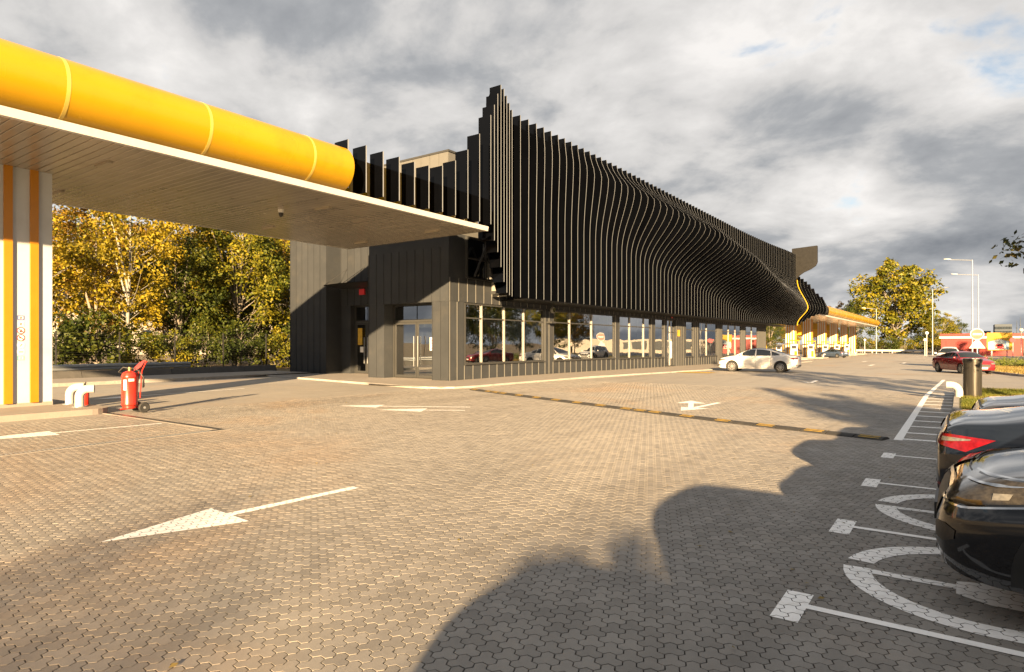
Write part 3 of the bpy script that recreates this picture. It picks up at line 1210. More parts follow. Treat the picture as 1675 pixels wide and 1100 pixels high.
FZ = 5.9
near_canopy = canopy('filling_canopy', 'large canopy with rounded yellow edge and white slatted soffit at left', -9.0, 18.8, FZ, -9.0, 12.08, [-6.49, -3.62, -.75, 2.12, 4.99, 7.86, 10.74], flat=(12.1, 18.75))
for (x, y) in [(-16.2, 12.6), (-20.6, 13.6), (-16.4, 6.5), (-20.6, 7.0), (-16.2, 17.6), (-20.4, 17.8)]:
    mb = MB()
    mb.box(x - .35, x + .35, y - .06, y + .06, FZ - .05, FZ)
    lt = mb.build('soffit_light', MATS['soffit'], parent=near_canopy)
    B(x - .3, x + .3, y - .045, y + .045, FZ - .056, FZ - .05).build('diffuser', MATS['soffit'], parent=lt)
sc_ = empty('security_camera', (-17.5, 12.0, FZ - .02))
tag(sc_, 'small white dome security camera under the left canopy soffit', 'camera')
MB().lathe([(.09, 0), (.09, -.05), (.07, -.10)], (-17.5, 12.0, FZ), 14).build('mount', MATS['print_white'], parent=sc_, smooth=True)
MB().lathe([(.07, 0), (.075, -.05), (.055, -.11), (.02, -.135)], (-17.5, 12.0, FZ - .10), 14).build('dome', MATS['print_black'], parent=sc_, smooth=True)


def column(x, y, z0, z1, label, group, stickers=False):
    """striped canopy column: +X face at x, far edge at y"""
    root = empty('striped_column', (x - .55, y - .9, z0))
    tag(root, label, 'column', group)
    W, D = 1.1, 1.8
    B(x - W, x, y - D, y, z0 + .10, z1).build('shaft', MATS['column_white'], parent=root)
    B(x - W - .01, x + .01, y - D - .01, y + .01, z0 - .05, z0 + .10).build('plinth', MATS['island_concrete'], parent=root)
    for o_ in (.30, .82, 1.34):
        B(x, x + .06, y - o_ - .17, y - o_, z0 + .1, z1 - .002).build('yellow_stripe', MATS['yellow_stripe'], parent=root)
        B(x - W - .06, x - W, y - o_ - .17, y - o_, z0 + .1, z1 - .002).build('yellow_stripe', MATS['yellow_stripe'], parent=root)
    for o_ in (.16, .47, .78):
        B(x - o_ - .15, x - o_, y - D - .05, y - D, z0 + .1, z1 - .002).build('yellow_stripe', MATS['yellow_stripe'], parent=root)
        B(x - o_ - .15, x - o_, y, y + .05, z0 + .1, z1 - .002).build('yellow_stripe', MATS['yellow_stripe'], parent=root)
    return root


col0 = column(-18.5, 6.17, .12, FZ, 'white canopy column with yellow vertical stripes and pictogram stickers', 'striped canopy columns')
# pictogram stickers on the near column (centre Y, half-size, from top to bottom)
yc = 6.17 - .645
zst = [2.285, 2.135, 1.975, 1.80, 1.62, 1.46, 1.31]
xf = -18.5
n_st = 'sticker'


def disc(mb, y, z, r, x, n=20):
    mb.add([(x, y + r * math.cos(2 * PI * k / n), z + r * math.sin(2 * PI * k / n)) for k in range(n)], [tuple(range(n))])


for i, z in enumerate(zst):
    if i in (2, 3, 4, 5):
        mb = MB()
        disc(mb, yc, z, .085, xf + .004)
        st = mb.build('round_sticker', MATS['print_red' if i in (2, 3) else 'print_white'], parent=col0, recalc=False)
        mb = MB()
        disc(mb, yc, z, .066, xf + .007)
        mb.build('sticker_face', MATS['print_white'], parent=st, recalc=False)
        mb = MB()
        if i == 2:     # flame / hand with bar
            mb.add([(xf + .009, yc - .03, z - .04), (xf + .009, yc + .02, z - .035), (xf + .009, yc + .005, z + .04)], [(0, 1, 2)])
        elif i == 3:
            mb.add([(xf + .009, yc - .04, z + .02), (xf + .009, yc - .03, z - .01), (xf + .009, yc + .03, z - .02), (xf + .009, yc + .01, z + .01)], [(0, 1, 2, 3)])
        elif i == 4:
            mb.add([(xf + .009, yc - .03, z - .03), (xf + .009, yc - .02, z - .035), (xf + .009, yc + .03, z + .02), (xf + .009, yc + .015, z + .03)], [(0, 1, 2, 3)])
        else:
            for dz in (-.015, .008):
                mb.add([(xf + .009, yc - .045, z + dz), (xf + .009, yc + .045, z + dz), (xf + .009, yc + .045, z + dz + .01), (xf + .009, yc - .045, z + dz + .01)], [(0, 1, 2, 3)])
        mb.build('pictogram', MATS['print_black'], parent=st, recalc=False)
        if i in (2, 3):
            mb = MB()
            s = -1 if i == 2 else -1
            mb.add([(xf + .011, yc - .055, z - s * .035), (xf + .011, yc - .045, z - s * .048), (xf + .011, yc + .055, z + s * .035), (xf + .011, yc + .045, z + s * .048)], [(0, 1, 2, 3)])
            mb.build('bar', MATS['print_red'], parent=st, recalc=False)
    else:
        mcol = {0: 'print_blue', 1: 'print_white', 6: 'print_teal'}[i]
        st = MB().add([(xf + .004, yc - .07, z - .055), (xf + .004, yc + .07, z - .055), (xf + .004, yc + .07, z + .055), (xf + .004, yc - .07, z + .055)], [(0, 1, 2, 3)]).build('square_sticker', MATS[mcol], parent=col0, recalc=False)
        MB().add([(xf + .007, yc - .048, z - .035), (xf + .007, yc + .048, z - .035), (xf + .007, yc + .048, z + .035), (xf + .007, yc - .048, z + .035)], [(0, 1, 2, 3)]).build('sticker_face', MATS['print_white'], parent=st, recalc=False)
        MB().add([(xf + .009, yc - .02, z - .025), (xf + .009, yc + .01, z - .025), (xf + .009, yc + .015, z + .02), (xf + .009, yc - .012, z + .025)], [(0, 1, 2, 3)]).build('pictogram', MATS[{0: 'print_red', 1: 'print_black', 6: 'print_teal'}[i]], parent=st, recalc=False)

isl = MB()
isl.prism([(-20.9, -6), (-16.5, -6), (-16.5, 6.3)] + [(-16.5 - .5 + .5 * math.cos(math.radians(a)), 6.3 + .5 * math.sin(math.radians(a))) for a in range(15, 91, 15)] + [(-20.4, 6.8), (-20.9, 6.3)], 'z', -.05, .13)
tag(isl.build('pump_island', MATS['island_concrete']), kind='structure')

# J-shaped white impact bumpers


def j_bumper(x, y, z, ang, label, h=.54, r=.10, group='bent white impact bumpers', flat=True):
    root = empty('impact_bumper', (x, y, z), ang)
    tag(root, label, 'bumper', group)
    pts = [(0, 0, .015), (0, 0, h - .30)]
    for a in range(15, 91, 15):
        pts.append((.19 - .19 * math.cos(math.radians(a)), 0, h - .30 + .19 * math.sin(math.radians(a)) + .0))
    pts += [(.30, 0, h - .11)]
    MB().tube(pts, r, 16).build('bent_pipe', MATS['bollard_white'], parent=root, local=True, smooth=40)
    MB().lathe([(.16, 0), (.16, .015), (.10, .016)], (0, 0, 0), 16).build('base_plate', MATS['galv'], parent=root, local=True)
    return root


j_bumper(-17.35, 6.35, .13, math.radians(60), 'bent white pipe bumper in front of the small red extinguisher')
j_bumper(-18.35, 6.50, .13, math.radians(60), 'bent white pipe bumper behind the small red extinguisher')

# fire extinguishers
fe = empty('fire_extinguisher', (-17.75, 6.62, .13))
tag(fe, 'small red fire extinguisher standing between the white bumpers', 'extinguisher')
MB().lathe([(.075, 0), (.085, .02), (.085, .36), (.07, .42), (.03, .46)], (-17.75, 6.62, .13), 18).build('cylinder', MATS['red_paint'], parent=fe, smooth=True)
mb = MB()
mb.tube([(-17.75, 6.62, .58), (-17.75, 6.62, .64)], .022, 8)
mb.tube([(-17.75, 6.62, .64), (-17.66, 6.60, .70)], .014, 6)
mb.tube([(-17.75, 6.62, .63), (-17.68, 6.60, .62)], .012, 6)
mb.build('valve', MATS['black_plastic'], parent=fe)

wx, wy = -16.25, 7.0
we = empty('wheeled_extinguisher', (wx, wy, 0))
tag(we, 'tall red wheeled fire extinguisher with hose beside the pump island', 'extinguisher')
MB().lathe([(.13, .10), (.15, .12), (.15, .17), (.175, .19), (.178, .23), (.172, .25), (.172, .84), (.178, .86), (.172, .89), (.14, .96), (.07, 1.0), (.03, 1.01)], (wx, wy, 0), 28).build('cylinder', MATS['red_paint'], parent=we, smooth=True)
mb = MB()
mb.tube([(wx, wy, 1.0), (wx, wy, 1.09)], .035, 10)
mb.tube([(wx - .05, wy, 1.05), (wx + .07, wy, 1.06)], .022, 8)
mb.build('valve', MATS['brass'], parent=we)
mb = MB()
mb.tube([(wx + .02, wy + .02, 1.06), (wx - .10, wy - .10, 1.09), (wx - .19, wy - .16, .98), (wx - .17, wy - .02, .9)], .018, 8)
mb.tube([(wx + .05, wy + .05, 1.07), (wx + .14, wy + .16, 1.0), (wx + .17, wy + .24, .80), (wx + .14, wy + .26, .62), (wx + .18, wy + .22, .60), (wx + .22, wy + .22, .85), (wx + .12, wy + .16, 1.0)], .02, 8)
mb.build('hose', MATS['black_plastic'], parent=we, smooth=True)
mb = MB()
for s in (-.10, .10):
    mb.tube([(wx + .10 + s * .8, wy + .16, .35), (wx + .10 + s * .8, wy + .20, 1.0), (wx + .12 + s * .6, wy + .30, 1.22)], .014, 8)
mb.tube([(wx + .04, wy + .30, 1.22), (wx + .20, wy + .30, 1.22)], .016, 8)
mb.tube([(wx - .16, wy - .14, .08), (wx - .12, wy + .16, .09), (wx + .2, wy + .2, .17)], .016, 8)
mb.build('push_frame', MATS['red_paint'], parent=we)
# red cover draped over the handle
mb = MB()
rows = []
for i, t in enumerate(np.linspace(0, 1, 7)):
    w_ = .05 + .08 * math.sin(PI * min(1, t * 1.1))
    cx_, cy_, cz_ = wx + .06 + .02 * t, wy + .10 + .20 * t, 1.02 + .28 * t - .05 * t * t
    ringp = []
    for k in range(10):
        a = 2 * PI * k / 10
        rr = w_ * (1 + .18 * math.sin(3 * a + i)) * (0.35 if i in (0, 6) else 1)
        ringp.append((cx_ + rr * math.cos(a), cy_ + rr * .55 * math.sin(a), cz_ + rr * .5 * math.sin(a)))
    rows.append(ringp + [ringp[0]])
mb.grid(rows)
mb.build('cover_bag', MATS['red_cloth'], parent=we, smooth=60)
for s in (-1, 1):
    c = (wx + .12 + s * .17, wy + .20, .125)
    mb = MB()
    mb.lathe([(.07, -.03), (.105, -.035), (.125, -.02), (.125, .02), (.105, .035), (.07, .03)], c, 22, 'x')
    w = mb.build('wheel', MATS['tyre'], parent=we, smooth=True)
    mb = MB()
    mb.lathe([(.02, -.034), (.03, -.034), (.03, .034), (.02, .034)], c, 10, 'x')
    for k in range(6):
        a = 2 * PI * k / 6
        mb.tube([c, (c[0], c[1] + .075 * math.cos(a), c[2] + .075 * math.sin(a))], .01, 5)
    mb.build('rim', MATS['steel'], parent=w)
for (a, b, z0, z1) in ((-.62, -.2, .55, .8), (.05, .75, .76, .82)):
    mb = MB()
    pts = []
    for k in range(7):
        an = math.radians(-90 + 40) + (a + (b - a) * k / 6) * 1.0 + .3
        pts.append((wx + .1745 * math.cos(an), wy + .1745 * math.sin(an)))
    mb.grid([[(p[0], p[1], z0) for p in pts], [(p[0], p[1], z1) for p in pts]])
    mb.build('label_plate', MATS['print_white'], parent=we, recalc=False)

# guard rail, low barrier and fence on the left verge
gr = empty('guard_rail', (-33.6, 5, 0))
tag(gr, 'grey steel guard rail along the left verge behind the column', 'guard rail')
prof = [(0, .40), (.05, .44), (.05, .50), (0, .54), (.05, .58), (.05, .66), (0, .70), (-.02, .70), (-.02, .40)]
MB().prism([(-33.6 + p[0], p[1]) for p in prof], 'y', -10, 17.5).build('beam', MATS['galv'], parent=gr)
for k in range(12):
    B(-33.75, -33.63, -9 + k * 2.3, -8.9 + k * 2.3, -.05, .72).build('post', MATS['galv'], parent=gr)
bar = empty('low_barrier', (-32.6, 10, 0))
tag(bar, 'low dark concrete barrier at the back of the sidewalk', 'barrier')
for k in range(16):
    MB().prism([(-32.95, .0), (-32.45, .0), (-32.5, .15), (-32.6, .42), (-32.85, .42), (-32.92, .15)], 'y', -10 + k * 2.0 + .01, -8 + k * 2.0 - .01).build('block', MATS['dark_concrete'], parent=bar)
fn = empty('mesh_fence', (-36.5, 20, 0))
tag(fn, 'thin dark wire fence with slim posts before the autumn trees', 'fence')
for k in range(15):
    B(-36.53, -36.47, -8 + k * 2.9, -7.94 + k * 2.9, 0, 2.3).build('post', MATS['dark_steel'], parent=fn)
mb = MB()
for k in range(18):
    z = .1 + k * .125
    mb.box(-36.503, -36.497, -8, 33, z, z + .006)
mb.build('wire', MATS['dark_steel'], parent=fn)

# fallen leaves blown over the paving
def fallen(n):
    P = np.stack([RNG.uniform(-15, 2, n), RNG.uniform(1.5, 28, n)], 1)
    a = RNG.uniform(0, 2 * PI, n)
    s = RNG.uniform(.012, .03, n)
    V = []
    for k, (dx, dy) in enumerate(((-1, 0), (0, -.6), (1, 0), (0, .6))):
        x = P[:, 0] + s * (dx * np.cos(a) - dy * np.sin(a))
        y = P[:, 1] + s * (dx * np.sin(a) + dy * np.cos(a))
        V.append(np.stack([x, y, .008 + RNG.uniform(0, .012, n)], 1))
    V = np.stack(V, 1).reshape(-1, 3)
    me = np_mesh('fallen_leaves', V, np.arange(4 * n).reshape(n, 4), MATS['dry_grass'])
    o = bpy.data.objects.new('fallen_leaves', me)
    COL.objects.link(o)
    tag(o, 'scattered dry fallen leaves on the paving', None, None, 'stuff')


fallen(260)

# ================================================================== BUILDING
bld = empty('station_building', (-23, 45, 0))
tag(bld, 'long dark grey service station building with wavy black fin facade', 'building')
XW, YE = -18.0, 20.6

# ---- front wall: windows and doors in the plane X = XW
OPEN = [  # y0, y1, mullions, kind
    (21.66, 28.2, [22.9, 24.67, 26.35], 'w'), (29.15, 36.6, [30.96, 33.57], 'w'), (37.25, 42.4, [38.9, 41.2], 'w'),
    (43.1, 44.8, [], 'w'), (45.5, 47.2, [], 'd'), (49.4, 51.2, [], 'w'), (52.6, 57.4, [54.6], 'w'), (59.0, 65.2, [61.0, 63.2], 'w'), (66.8, 71.6, [69.2], 'w')]
HEAD, TOPW, YB = 3.5, 6.5, 75.3


def wallbox(x0, x1, y0, y1, z0, z1, name='wall', mat='cladding'):
    return B(x0, x1, y0, y1, z0, z1).build(name, MATS[mat], parent=bld)


def sill(y):
    return .74 + gz(y)


prev = YE
for (y0, y1, mu, kd) in OPEN + [(YB, YB, [], 'e')]:
    wallbox(XW - .28, XW, prev, y0, gz(y0) - .1, HEAD)
    if kd == 'w':
        wallbox(XW - .28, XW, y0, y1, gz(y1) - .1, sill(y0))
    prev = y1
wallbox(XW - .28, XW, YE, YB, HEAD, TOPW)


def clad_front(y0, y1, z0, z1, pitch=.62):
    n = max(1, round((y1 - y0) / pitch))
    st = (y1 - y0) / n
    for k in range(n):
        a = y0 + k * st
        mb = MB()
        mb.box(XW + .001, XW + .016, a + .004, a + st - .004, z0, z1)
        mb.mi = 1
        mb.box(XW + .0165, XW + .05, a + .002, a + .026, z0, z1)
        mb.build('cladding_panel', [MATS['cladding'], MATS['cladding_rib']], parent=bld)


prev = YE
for (y0, y1, mu, kd) in OPEN + [(YB, YB, [], 'e')]:
    clad_front(prev + .01, y0 - .07, gz(y0) + .06, HEAD, .40)
    if kd == 'w':
        clad_front(y0 - .06, y1 + .06, gz(y1) + .06, sill(y0) - .05)
    prev = y1 + .07
clad_front(YE + .01, 29.0, HEAD + .02, 4.55, .62)
clad_front(29.0, YB, HEAD + .02, 4.3, .62)


def window(y0, y1, z0, z1, mull, transom=None, name='window', x=XW, mat='mullion'):
    fr = MB()
    t = .06
    xi, xo = x - .12, x + .03
    fr.box(xi, xo, y0, y0 + t, z0, z1)
    fr.box(xi, xo, y1 - t, y1, z0, z1)
    fr.box(xi, xo, y0 + t, y1 - t, z0, z0 + t)
    fr.box(xi, xo, y0 + t, y1 - t, z1 - t, z1)
    w = fr.build(name, MATS['frame'], parent=bld)
    B(x + .03, x + .10, y0 - .02, y1 + .02, z0 - .035, z0 + .0).build('sill', MATS['frame'], parent=w)
    ed = [y0 + t] + mull + [y1 - t]
    for m in mull:
        B(x - .10, x + .02, m - .03, m + .03, z0 + t, z1 - t).build('mullion', MATS[mat], parent=w)
    if transom:
        for a, b in zip(ed, ed[1:]):
            B(x - .09, x + .015, a + .04, b - .04, transom - .03, transom + .03).build('transom', MATS['frame'], parent=w)
    for a, b in zip(ed, ed[1:]):
        for (za, zb) in (((z0 + t, transom - .03), (transom + .03, z1 - t)) if transom else ((z0 + t, z1 - t),)):
            tl = random.uniform(-.004, .004)
            tz = random.uniform(-.003, .003)
            mb = MB()
            xx = x - .045
            mb.add([(xx + tl, a + .03, za), (xx - tl, b - .03, za), (xx - tl + tz, b - .03, zb), (xx + tl + tz, a + .03, zb)], [(0, 1, 2, 3)])
            mb.build('pane', MATS['glass'], parent=w, recalc=False)
    return w


for (y0, y1, mu, kd) in OPEN:
    if kd == 'w':
        window(y0, y1, sill(y0), HEAD - .02, mu, 2.82)
    else:
        z0 = gz(y0) + .07
        d = window(y0, y1, z0, HEAD - .02, [(y0 + y1) / 2], 2.55, 'door', XW - .1)
        for s in (-.12, .12):
            MB().tube([(XW - .02, (y0 + y1) / 2 + s, z0 + .6), (XW - .02, (y0 + y1) / 2 + s, z0 + 1.9)], .02, 8).build('pull_handle', MATS['steel'], parent=d)
# small plates by the door
B(XW + .055, XW + .075, 47.5, 48.0, 2.25, 2.75).build('yellow_plate', MATS['bump_yellow'], parent=bld)
B(XW + .055, XW + .075, 46.2, 46.5, 3.62, 3.86).build('red_plate', MATS['print_red'], parent=bld)
# round flood lamp under the fins
fl = empty('flood_lamp', (XW + .35, 29.0, 3.55))
tag(fl, 'round flood lamp on the wall between the first two windows', 'lamp')
MB().lathe([(.05, 0), (.16, .04), (.17, .16), (.15, .18)], (XW + .2, 28.65, 3.45), 18, 'x').build('housing', MATS['mullion'], parent=fl, smooth=True)
MB().lathe([(.02, .0), (.13, .0), (.13, .01)], (XW + .381, 28.65, 3.45), 18, 'x').build('lens', MATS['lens_dark'], parent=fl)
B(XW + .05, XW + .22, 28.6, 28.7, 3.4, 3.5).build('bracket', MATS['frame'], parent=fl)
B(XW + .02, XW + .35, 28.45, 28.9, 2.75, 2.85).build('bracket', MATS['frame'], parent=fl)

# upper glazing behind the fins, with braced frame
ug = window(21.7, 24.6, 4.6, 6.45, [23.1], 5.5, 'upper_window', XW + .10, 'frame')
for (a, b) in (((21.75, 4.65), (22.6, 6.1)), ((23.5, 4.65), (22.7, 6.1)), ((23.1, 4.7), (24.0, 6.3)), ((24.5, 4.7), (23.7, 6.3))):
    MB().tube([(XW + .5, a[0], a[1]), (XW + .5, b[0], b[1])], .05, 6).build('brace', MATS['frame'], parent=ug)

# ---- end wall towards the near canopy
PIER = [(-18.95, XW), (-23.05, -22.0)]
for a, b in PIER:
    wallbox(a, b, YE + .001, YE + .8, .0, 3.499)
wallbox(-23.05, XW - .281, YE + .002, YE + .8, 3.5, TOPW)
wallbox(-23.05, -18.95, YE + 1.9, YE + 2.1, .0, TOPW, 'inner_wall')
wallbox(-30.6, -27.5, 21.6, 30, 0, 8.4)
wallbox(-27.5, -23.05, 22.6, 30, 3.72, 8.3)
wallbox(-27.5, -26.75, 22.6, 23.2, 0, 3.72)
wallbox(-24.9, -23.05, 22.6, 23.2, 0, 3.72)
wallbox(-23.25, -23.05, YE + .8, 22.6, 0, TOPW)


def clad_end(x0, x1, y, z0, z1, pitch):
    n = max(1, round((x1 - x0) / pitch))
    st = (x1 - x0) / n
    for k in range(n):
        a = x0 + k * st
        mb = MB()
        mb.box(a + .004, a + st - .004, y - .016, y - .001, z0, z1)
        mb.mi = 1
        mb.box(a + .002, a + .024, y - .045, y - .0165, z0, z1)
        mb.build('cladding_panel', [MATS['cladding'], MATS['cladding']], parent=bld)


clad_end(-18.95, XW, YE, .06, 3.5, .47)
clad_end(-23.05, -22.0, YE, .06, 3.5, .52)
clad_end(-23.05, XW, YE, 3.51, 5.88, .5)
clad_end(-30.6, -27.5, 21.6, .06, 8.4, .52)
clad_end(-27.5, -23.25, 22.6, 3.72, 8.3, .55)


def end_door(x0, x1, y, z0, ztr, z1, leaves, poster=None):
    d = MB()
    t = .07
    d.box(x0, x0 + t, y - .06, y + .06, z0, z1)
    d.box(x1 - t, x1, y - .06, y + .06, z0, z1)
    d.box(x0 + t, x1 - t, y - .06, y + .06, z1 - t, z1)
    d.box(x0 + t, x1 - t, y - .06, y + .06, ztr - .05, ztr + .05)
    dd = d.build('entrance_door', MATS['frame'], parent=bld)
    w = (x1 - x0 - 2 * t) / leaves
    for k in range(leaves):
        a = x0 + t + k * w + .01
        b = a + w - .02
        lf = MB()
        for bx in ((a, a + .08, z0 + .02, ztr - .06), (b - .08, b, z0 + .02, ztr - .06), (a + .08, b - .08, z0 + .02, z0 + .14), (a + .08, b - .08, ztr - .16, ztr - .06)):
            lf.box(bx[0], bx[1], y - .03, y + .03, bx[2], bx[3])
        L = lf.build('door_leaf', MATS['frame'], parent=bld)
        MB().add([(a + .07, y, z0 + .13), (b - .07, y, z0 + .13), (b - .07, y, ztr - .15), (a + .07, y, ztr - .15)], [(0, 1, 2, 3)]).build('pane', MATS['glass'], parent=L, recalc=False)
        hx = b - .12 if k % 2 == 0 else a + .12
        MB().tube([(hx, y - .09, z0 + .55), (hx, y - .09, z0 + 1.95)], .018, 8).build('pull_handle', MATS['steel'], parent=L)
        MB().add([(a + .02, y, ztr + .07), (b - .02, y, ztr + .07), (b - .02, y, z1 - .09), (a + .02, y, z1 - .09)], [(0, 1, 2, 3)]).build('transom_pane', MATS['glass'], parent=dd, recalc=False)
    return dd


ed = end_door(-22.0, -18.96, YE + .62, .06, 2.72, 3.49, 2)
po = B(-19.62, -19.22, YE + .545, YE + .55, 1.35, 1.95).build('poster', MATS['print_white'], parent=ed)
mb = MB()
for k in range(18):
    a, b = 2 * PI * k / 18, 2 * PI * (k + 1) / 18
    mb.add([(-19.42 + r_ * math.cos(an), YE + .542, 1.74 + r_ * math.sin(an)) for (r_, an) in ((.10, a), (.13, a), (.13, b), (.10, b))], [(0, 1, 2, 3)])
mb.add([(-19.51, YE + .541, 1.81), (-19.49, YE + .541, 1.83), (-19.33, YE + .541, 1.67), (-19.35, YE + .541, 1.65)], [(0, 1, 2, 3)])
mb.build('ban_ring', MATS['print_red'], parent=po, recalc=False)
MB().add([(-19.56, YE + .542, 1.44), (-19.28, YE + .542, 1.44), (-19.28, YE + .542, 1.48), (-19.56, YE + .542, 1.48)], [(0, 1, 2, 3)]).build('caption', MATS['print_red'], parent=po, recalc=False)
ed2 = end_door(-26.75, -24.9, 22.95, .06, 2.85, 3.72, 2)
B(-26.45, -26.1, 22.85, 22.86, 1.6, 2.5).build('poster', MATS['bump_yellow'], parent=ed2)
B(-26.25, -26.0, 22.84, 22.845, 1.2, 1.5).build('notice', MATS['print_white'], parent=ed2)
B(-25.95, -25.55, 22.5, 22.59, 4.25, 4.55).build('red_plate', MATS['print_red'], parent=bld)
# light glass awning with tie rods over the recessed door
aw = empty('entrance_awning', (-26, 22.0, 4.6))
tag(aw, 'thin dark entrance awning with tie rods over the recessed door', 'awning')
mb = MB()
rows = []
for i in range(9):
    x = -27.4 + i * .53
    rows.append([(x, 22.57, 4.62), (x, 21.3 - .25 * math.sin(PI * i / 8), 4.72)])
mb.grid(rows)
mb.grid([[(p[0], p[1], p[2] + .03) for p in r] for r in rows])
mb.build('awning_sheet', MATS['frame'], parent=aw)
for x in (-27.0, -25.6, -24.2):
    MB().tube([(x, 22.58, 5.7), (x - .2, 21.25, 4.74)], .012, 6).build('tie_rod', MATS['frame'], parent=aw)

# interior and roof
wallbox(-30.5, XW - .3, 30, YB - .1, -.45, .02, 'floor_slab', 'interior_floor')
wallbox(-23.0, XW - .3, YE + 2.2, 30, -.2, .03, 'floor_slab', 'interior_floor')
wallbox(-27.4, -27.2, 30, YB, -.4, 4.0, 'back_wall', 'interior')
wallbox(-27.4, XW - .3, YE + 2.2, YB, 3.75, 3.9, 'ceiling', 'interior')
wallbox(-30.6, XW - .29, 30.01, YB, TOPW - .3, TOPW, 'roof', 'backing')
wallbox(-23.0, XW - .29, YE + .81, 30, TOPW - .3, TOPW, 'roof', 'backing')
wallbox(-27.4, -23.1, 24.5, 24.6, 0, 3.7, 'inner_wall', 'interior')
wallbox(-27.4, -23.1, 23.0, 24.5, -.2, .03, 'floor_slab', 'interior_floor')
wallbox(-30.6, XW - .2, YB - .1, YB, -.6, TOPW - .31, 'wall')
wallbox(-22.9, XW - .3, YE + 2.12, YE + 2.19, 0, 3.74, 'inner_wall', 'interior')
mb = MB()
y = 21.75
while y < 28.1:
    mb.box(-18.62, -18.60, y, y + .05, .85, 3.3)
    y += .115
bl = mb.build('blind_slats', MATS['blind'], parent=bld)
tag(bl, kind='stuff')
for k, y in enumerate([28.4, 36.9, 42.8, 48.3, 52.0, 58.2, 66.0]):
    B(-19.1, -18.7, y - .25, y + .25, gz(y), 3.7).build('inner_pillar', MATS['blind'], parent=bld)
for k, (x, y) in enumerate([(-19.6, 30.6), (-19.5, 32.6), (-19.7, 34.6), (-19.5, 39.2), (-19.8, 41.0), (-19.6, 54.5), (-19.6, 62.0)]):
    t = empty('cafe_table', (x, y, .03))
    tag(t, ['wooden cafe table behind the second window, left of three', 'wooden cafe table behind the second window, middle of three', 'wooden cafe table behind the second window, right of three', 'wooden cafe table behind the third window, left of two', 'wooden cafe table behind the third window, right of two', 'wooden cafe table behind the window right of the door', 'wooden cafe table behind the far windows'][k], 'table', 'cafe tables indoors')
    B(x - .4, x + .4, y - .4, y + .4, .72 + gz(y), .76 + gz(y)).build('table_top', MATS['wood'], parent=t)
    MB().tube([(x, y, 0 + gz(y)), (x, y, .72 + gz(y))], .04, 8).build('leg', MATS['black_plastic'], parent=t)
    B(x - .25, x + .25, y - .25, y + .25, .02 + gz(y), .05 + gz(y)).build('base', MATS['black_plastic'], parent=t)
for k, (y, h) in enumerate([(31.5, 1.9), (35.5, 1.6), (40, 2.0), (56, 1.9), (63.5, 1.8), (69, 1.9)]):
    t = empty('display_shelf', (-23.0, y, .03))
    tag(t, ['pale display shelf deep behind the second window, left one', 'pale display shelf deep behind the second window, right one', 'pale display shelf deep behind the third window', 'pale display shelf behind the window right of the door', 'pale display shelf behind the far windows, left one', 'pale display shelf behind the far windows, right one'][k], 'shelf', 'display shelves indoors')
    for z in np.linspace(.1, h, 5):
        B(-23.3, -22.7, y - 1.2, y + 1.2, z + gz(y), z + .04 + gz(y)).build('shelf_board', MATS['blind'], parent=t)
    for s in (-1.2, 1.16):
        B(-23.3, -22.7, y + s, y + s + .04, .03 + gz(y), h + .1 + gz(y)).build('side_panel', MATS['blind'], parent=t)
    mb = MB()
    for z in np.linspace(.1, h, 5)[:-1]:
        yy = y - 1.1
        while yy < y + 1.0:
            w_ = random.uniform(.08, .2)
            mb.box(-23.1, -22.8, yy, yy + w_ - .015, z + .041 + gz(y), z + .041 + random.uniform(.12, .3) + gz(y))
            yy += w_
    tag(mb.build('goods', MATS[['wood', 'print_white', 'yellow_pump'][k % 3]], parent=t), kind='stuff')

# penthouse
PH = (-26.6, -21.0, 24.0, 26.4, TOPW, 11.35)
wallbox(*PH, 'penthouse', 'cladding_rib')
wallbox(PH[0] - .05, PH[1] + .05, PH[2] - .05, PH[3] + .05, 11.35, 11.45, 'penthouse_cap', 'frame')
n = 9
for k in range(n):
    a = PH[0] + k * (PH[1] - PH[0]) / n
    B(a + .01, a + (PH[1] - PH[0]) / n - .01, PH[2] - .025, PH[2] - .002, TOPW, 11.34).build('penthouse_panel', MATS['cladding_rib'], parent=bld)

# ---- black fins
PITCH, Y0F = .68, 12.10
NF = 117
K_YEL = 104


def smst(a, b, t):
    t = min(1, max(0, (t - a) / (b - a)))
    return t * t * (3 - 2 * t)


WY = [24, 30, 35, 40, 46, 54, 62, 70, 80, 86, 90]
WA = [0, 0.15, .8, 1.85, 2.95, 3.5, 3.4, 2.8, 1.55, .85, .5]
WZ = [11.2, 11.2, 10.9, 10.2, 9.4, 8.3, 7.1, 6.4, 6.1, 6.0, 6.0]
WU = [1.2, 1.2, 1.4, 2.1, 2.9, 3.6, 3.9, 3.9, 3.6, 3.2, 3.0]


def base_x(k):
    if k <= 10:
        return -14.42
    if k <= 17:
        return -14.42 - 2.4 * (k - 10) / 7
    if k >= K_YEL + 7:
        return -14.42
    if k > K_YEL:
        return -16.2 + 1.78 * (k - K_YEL) / 7
    return -16.82 + .62 * smst(70, K_YEL, k)


FAR_T = [9.9, 9.7, 9.4, 9.1, 8.6, 8.0, 7.6, 7.2, 6.9, 6.7, 6.55, 6.45, 6.4]
FAR_B = [4.1, 4.4, 4.8, 5.1, 5.3, 5.42]


def fin_top(k):
    if k > K_YEL:
        return FAR_T[min(k - K_YEL - 1, len(FAR_T) - 1)]
    T = [7.57, 7.57, 7.56, 7.56, 7.56, 7.60, 7.75, 8.09, 8.64, 9.4, 10.29, 10.96, 11.69, 12.36, 12.5, 12.5, 12.47, 12.44]
    return T[k] if k < len(T) else 12.4 + .15 * smst(85, K_YEL, k)


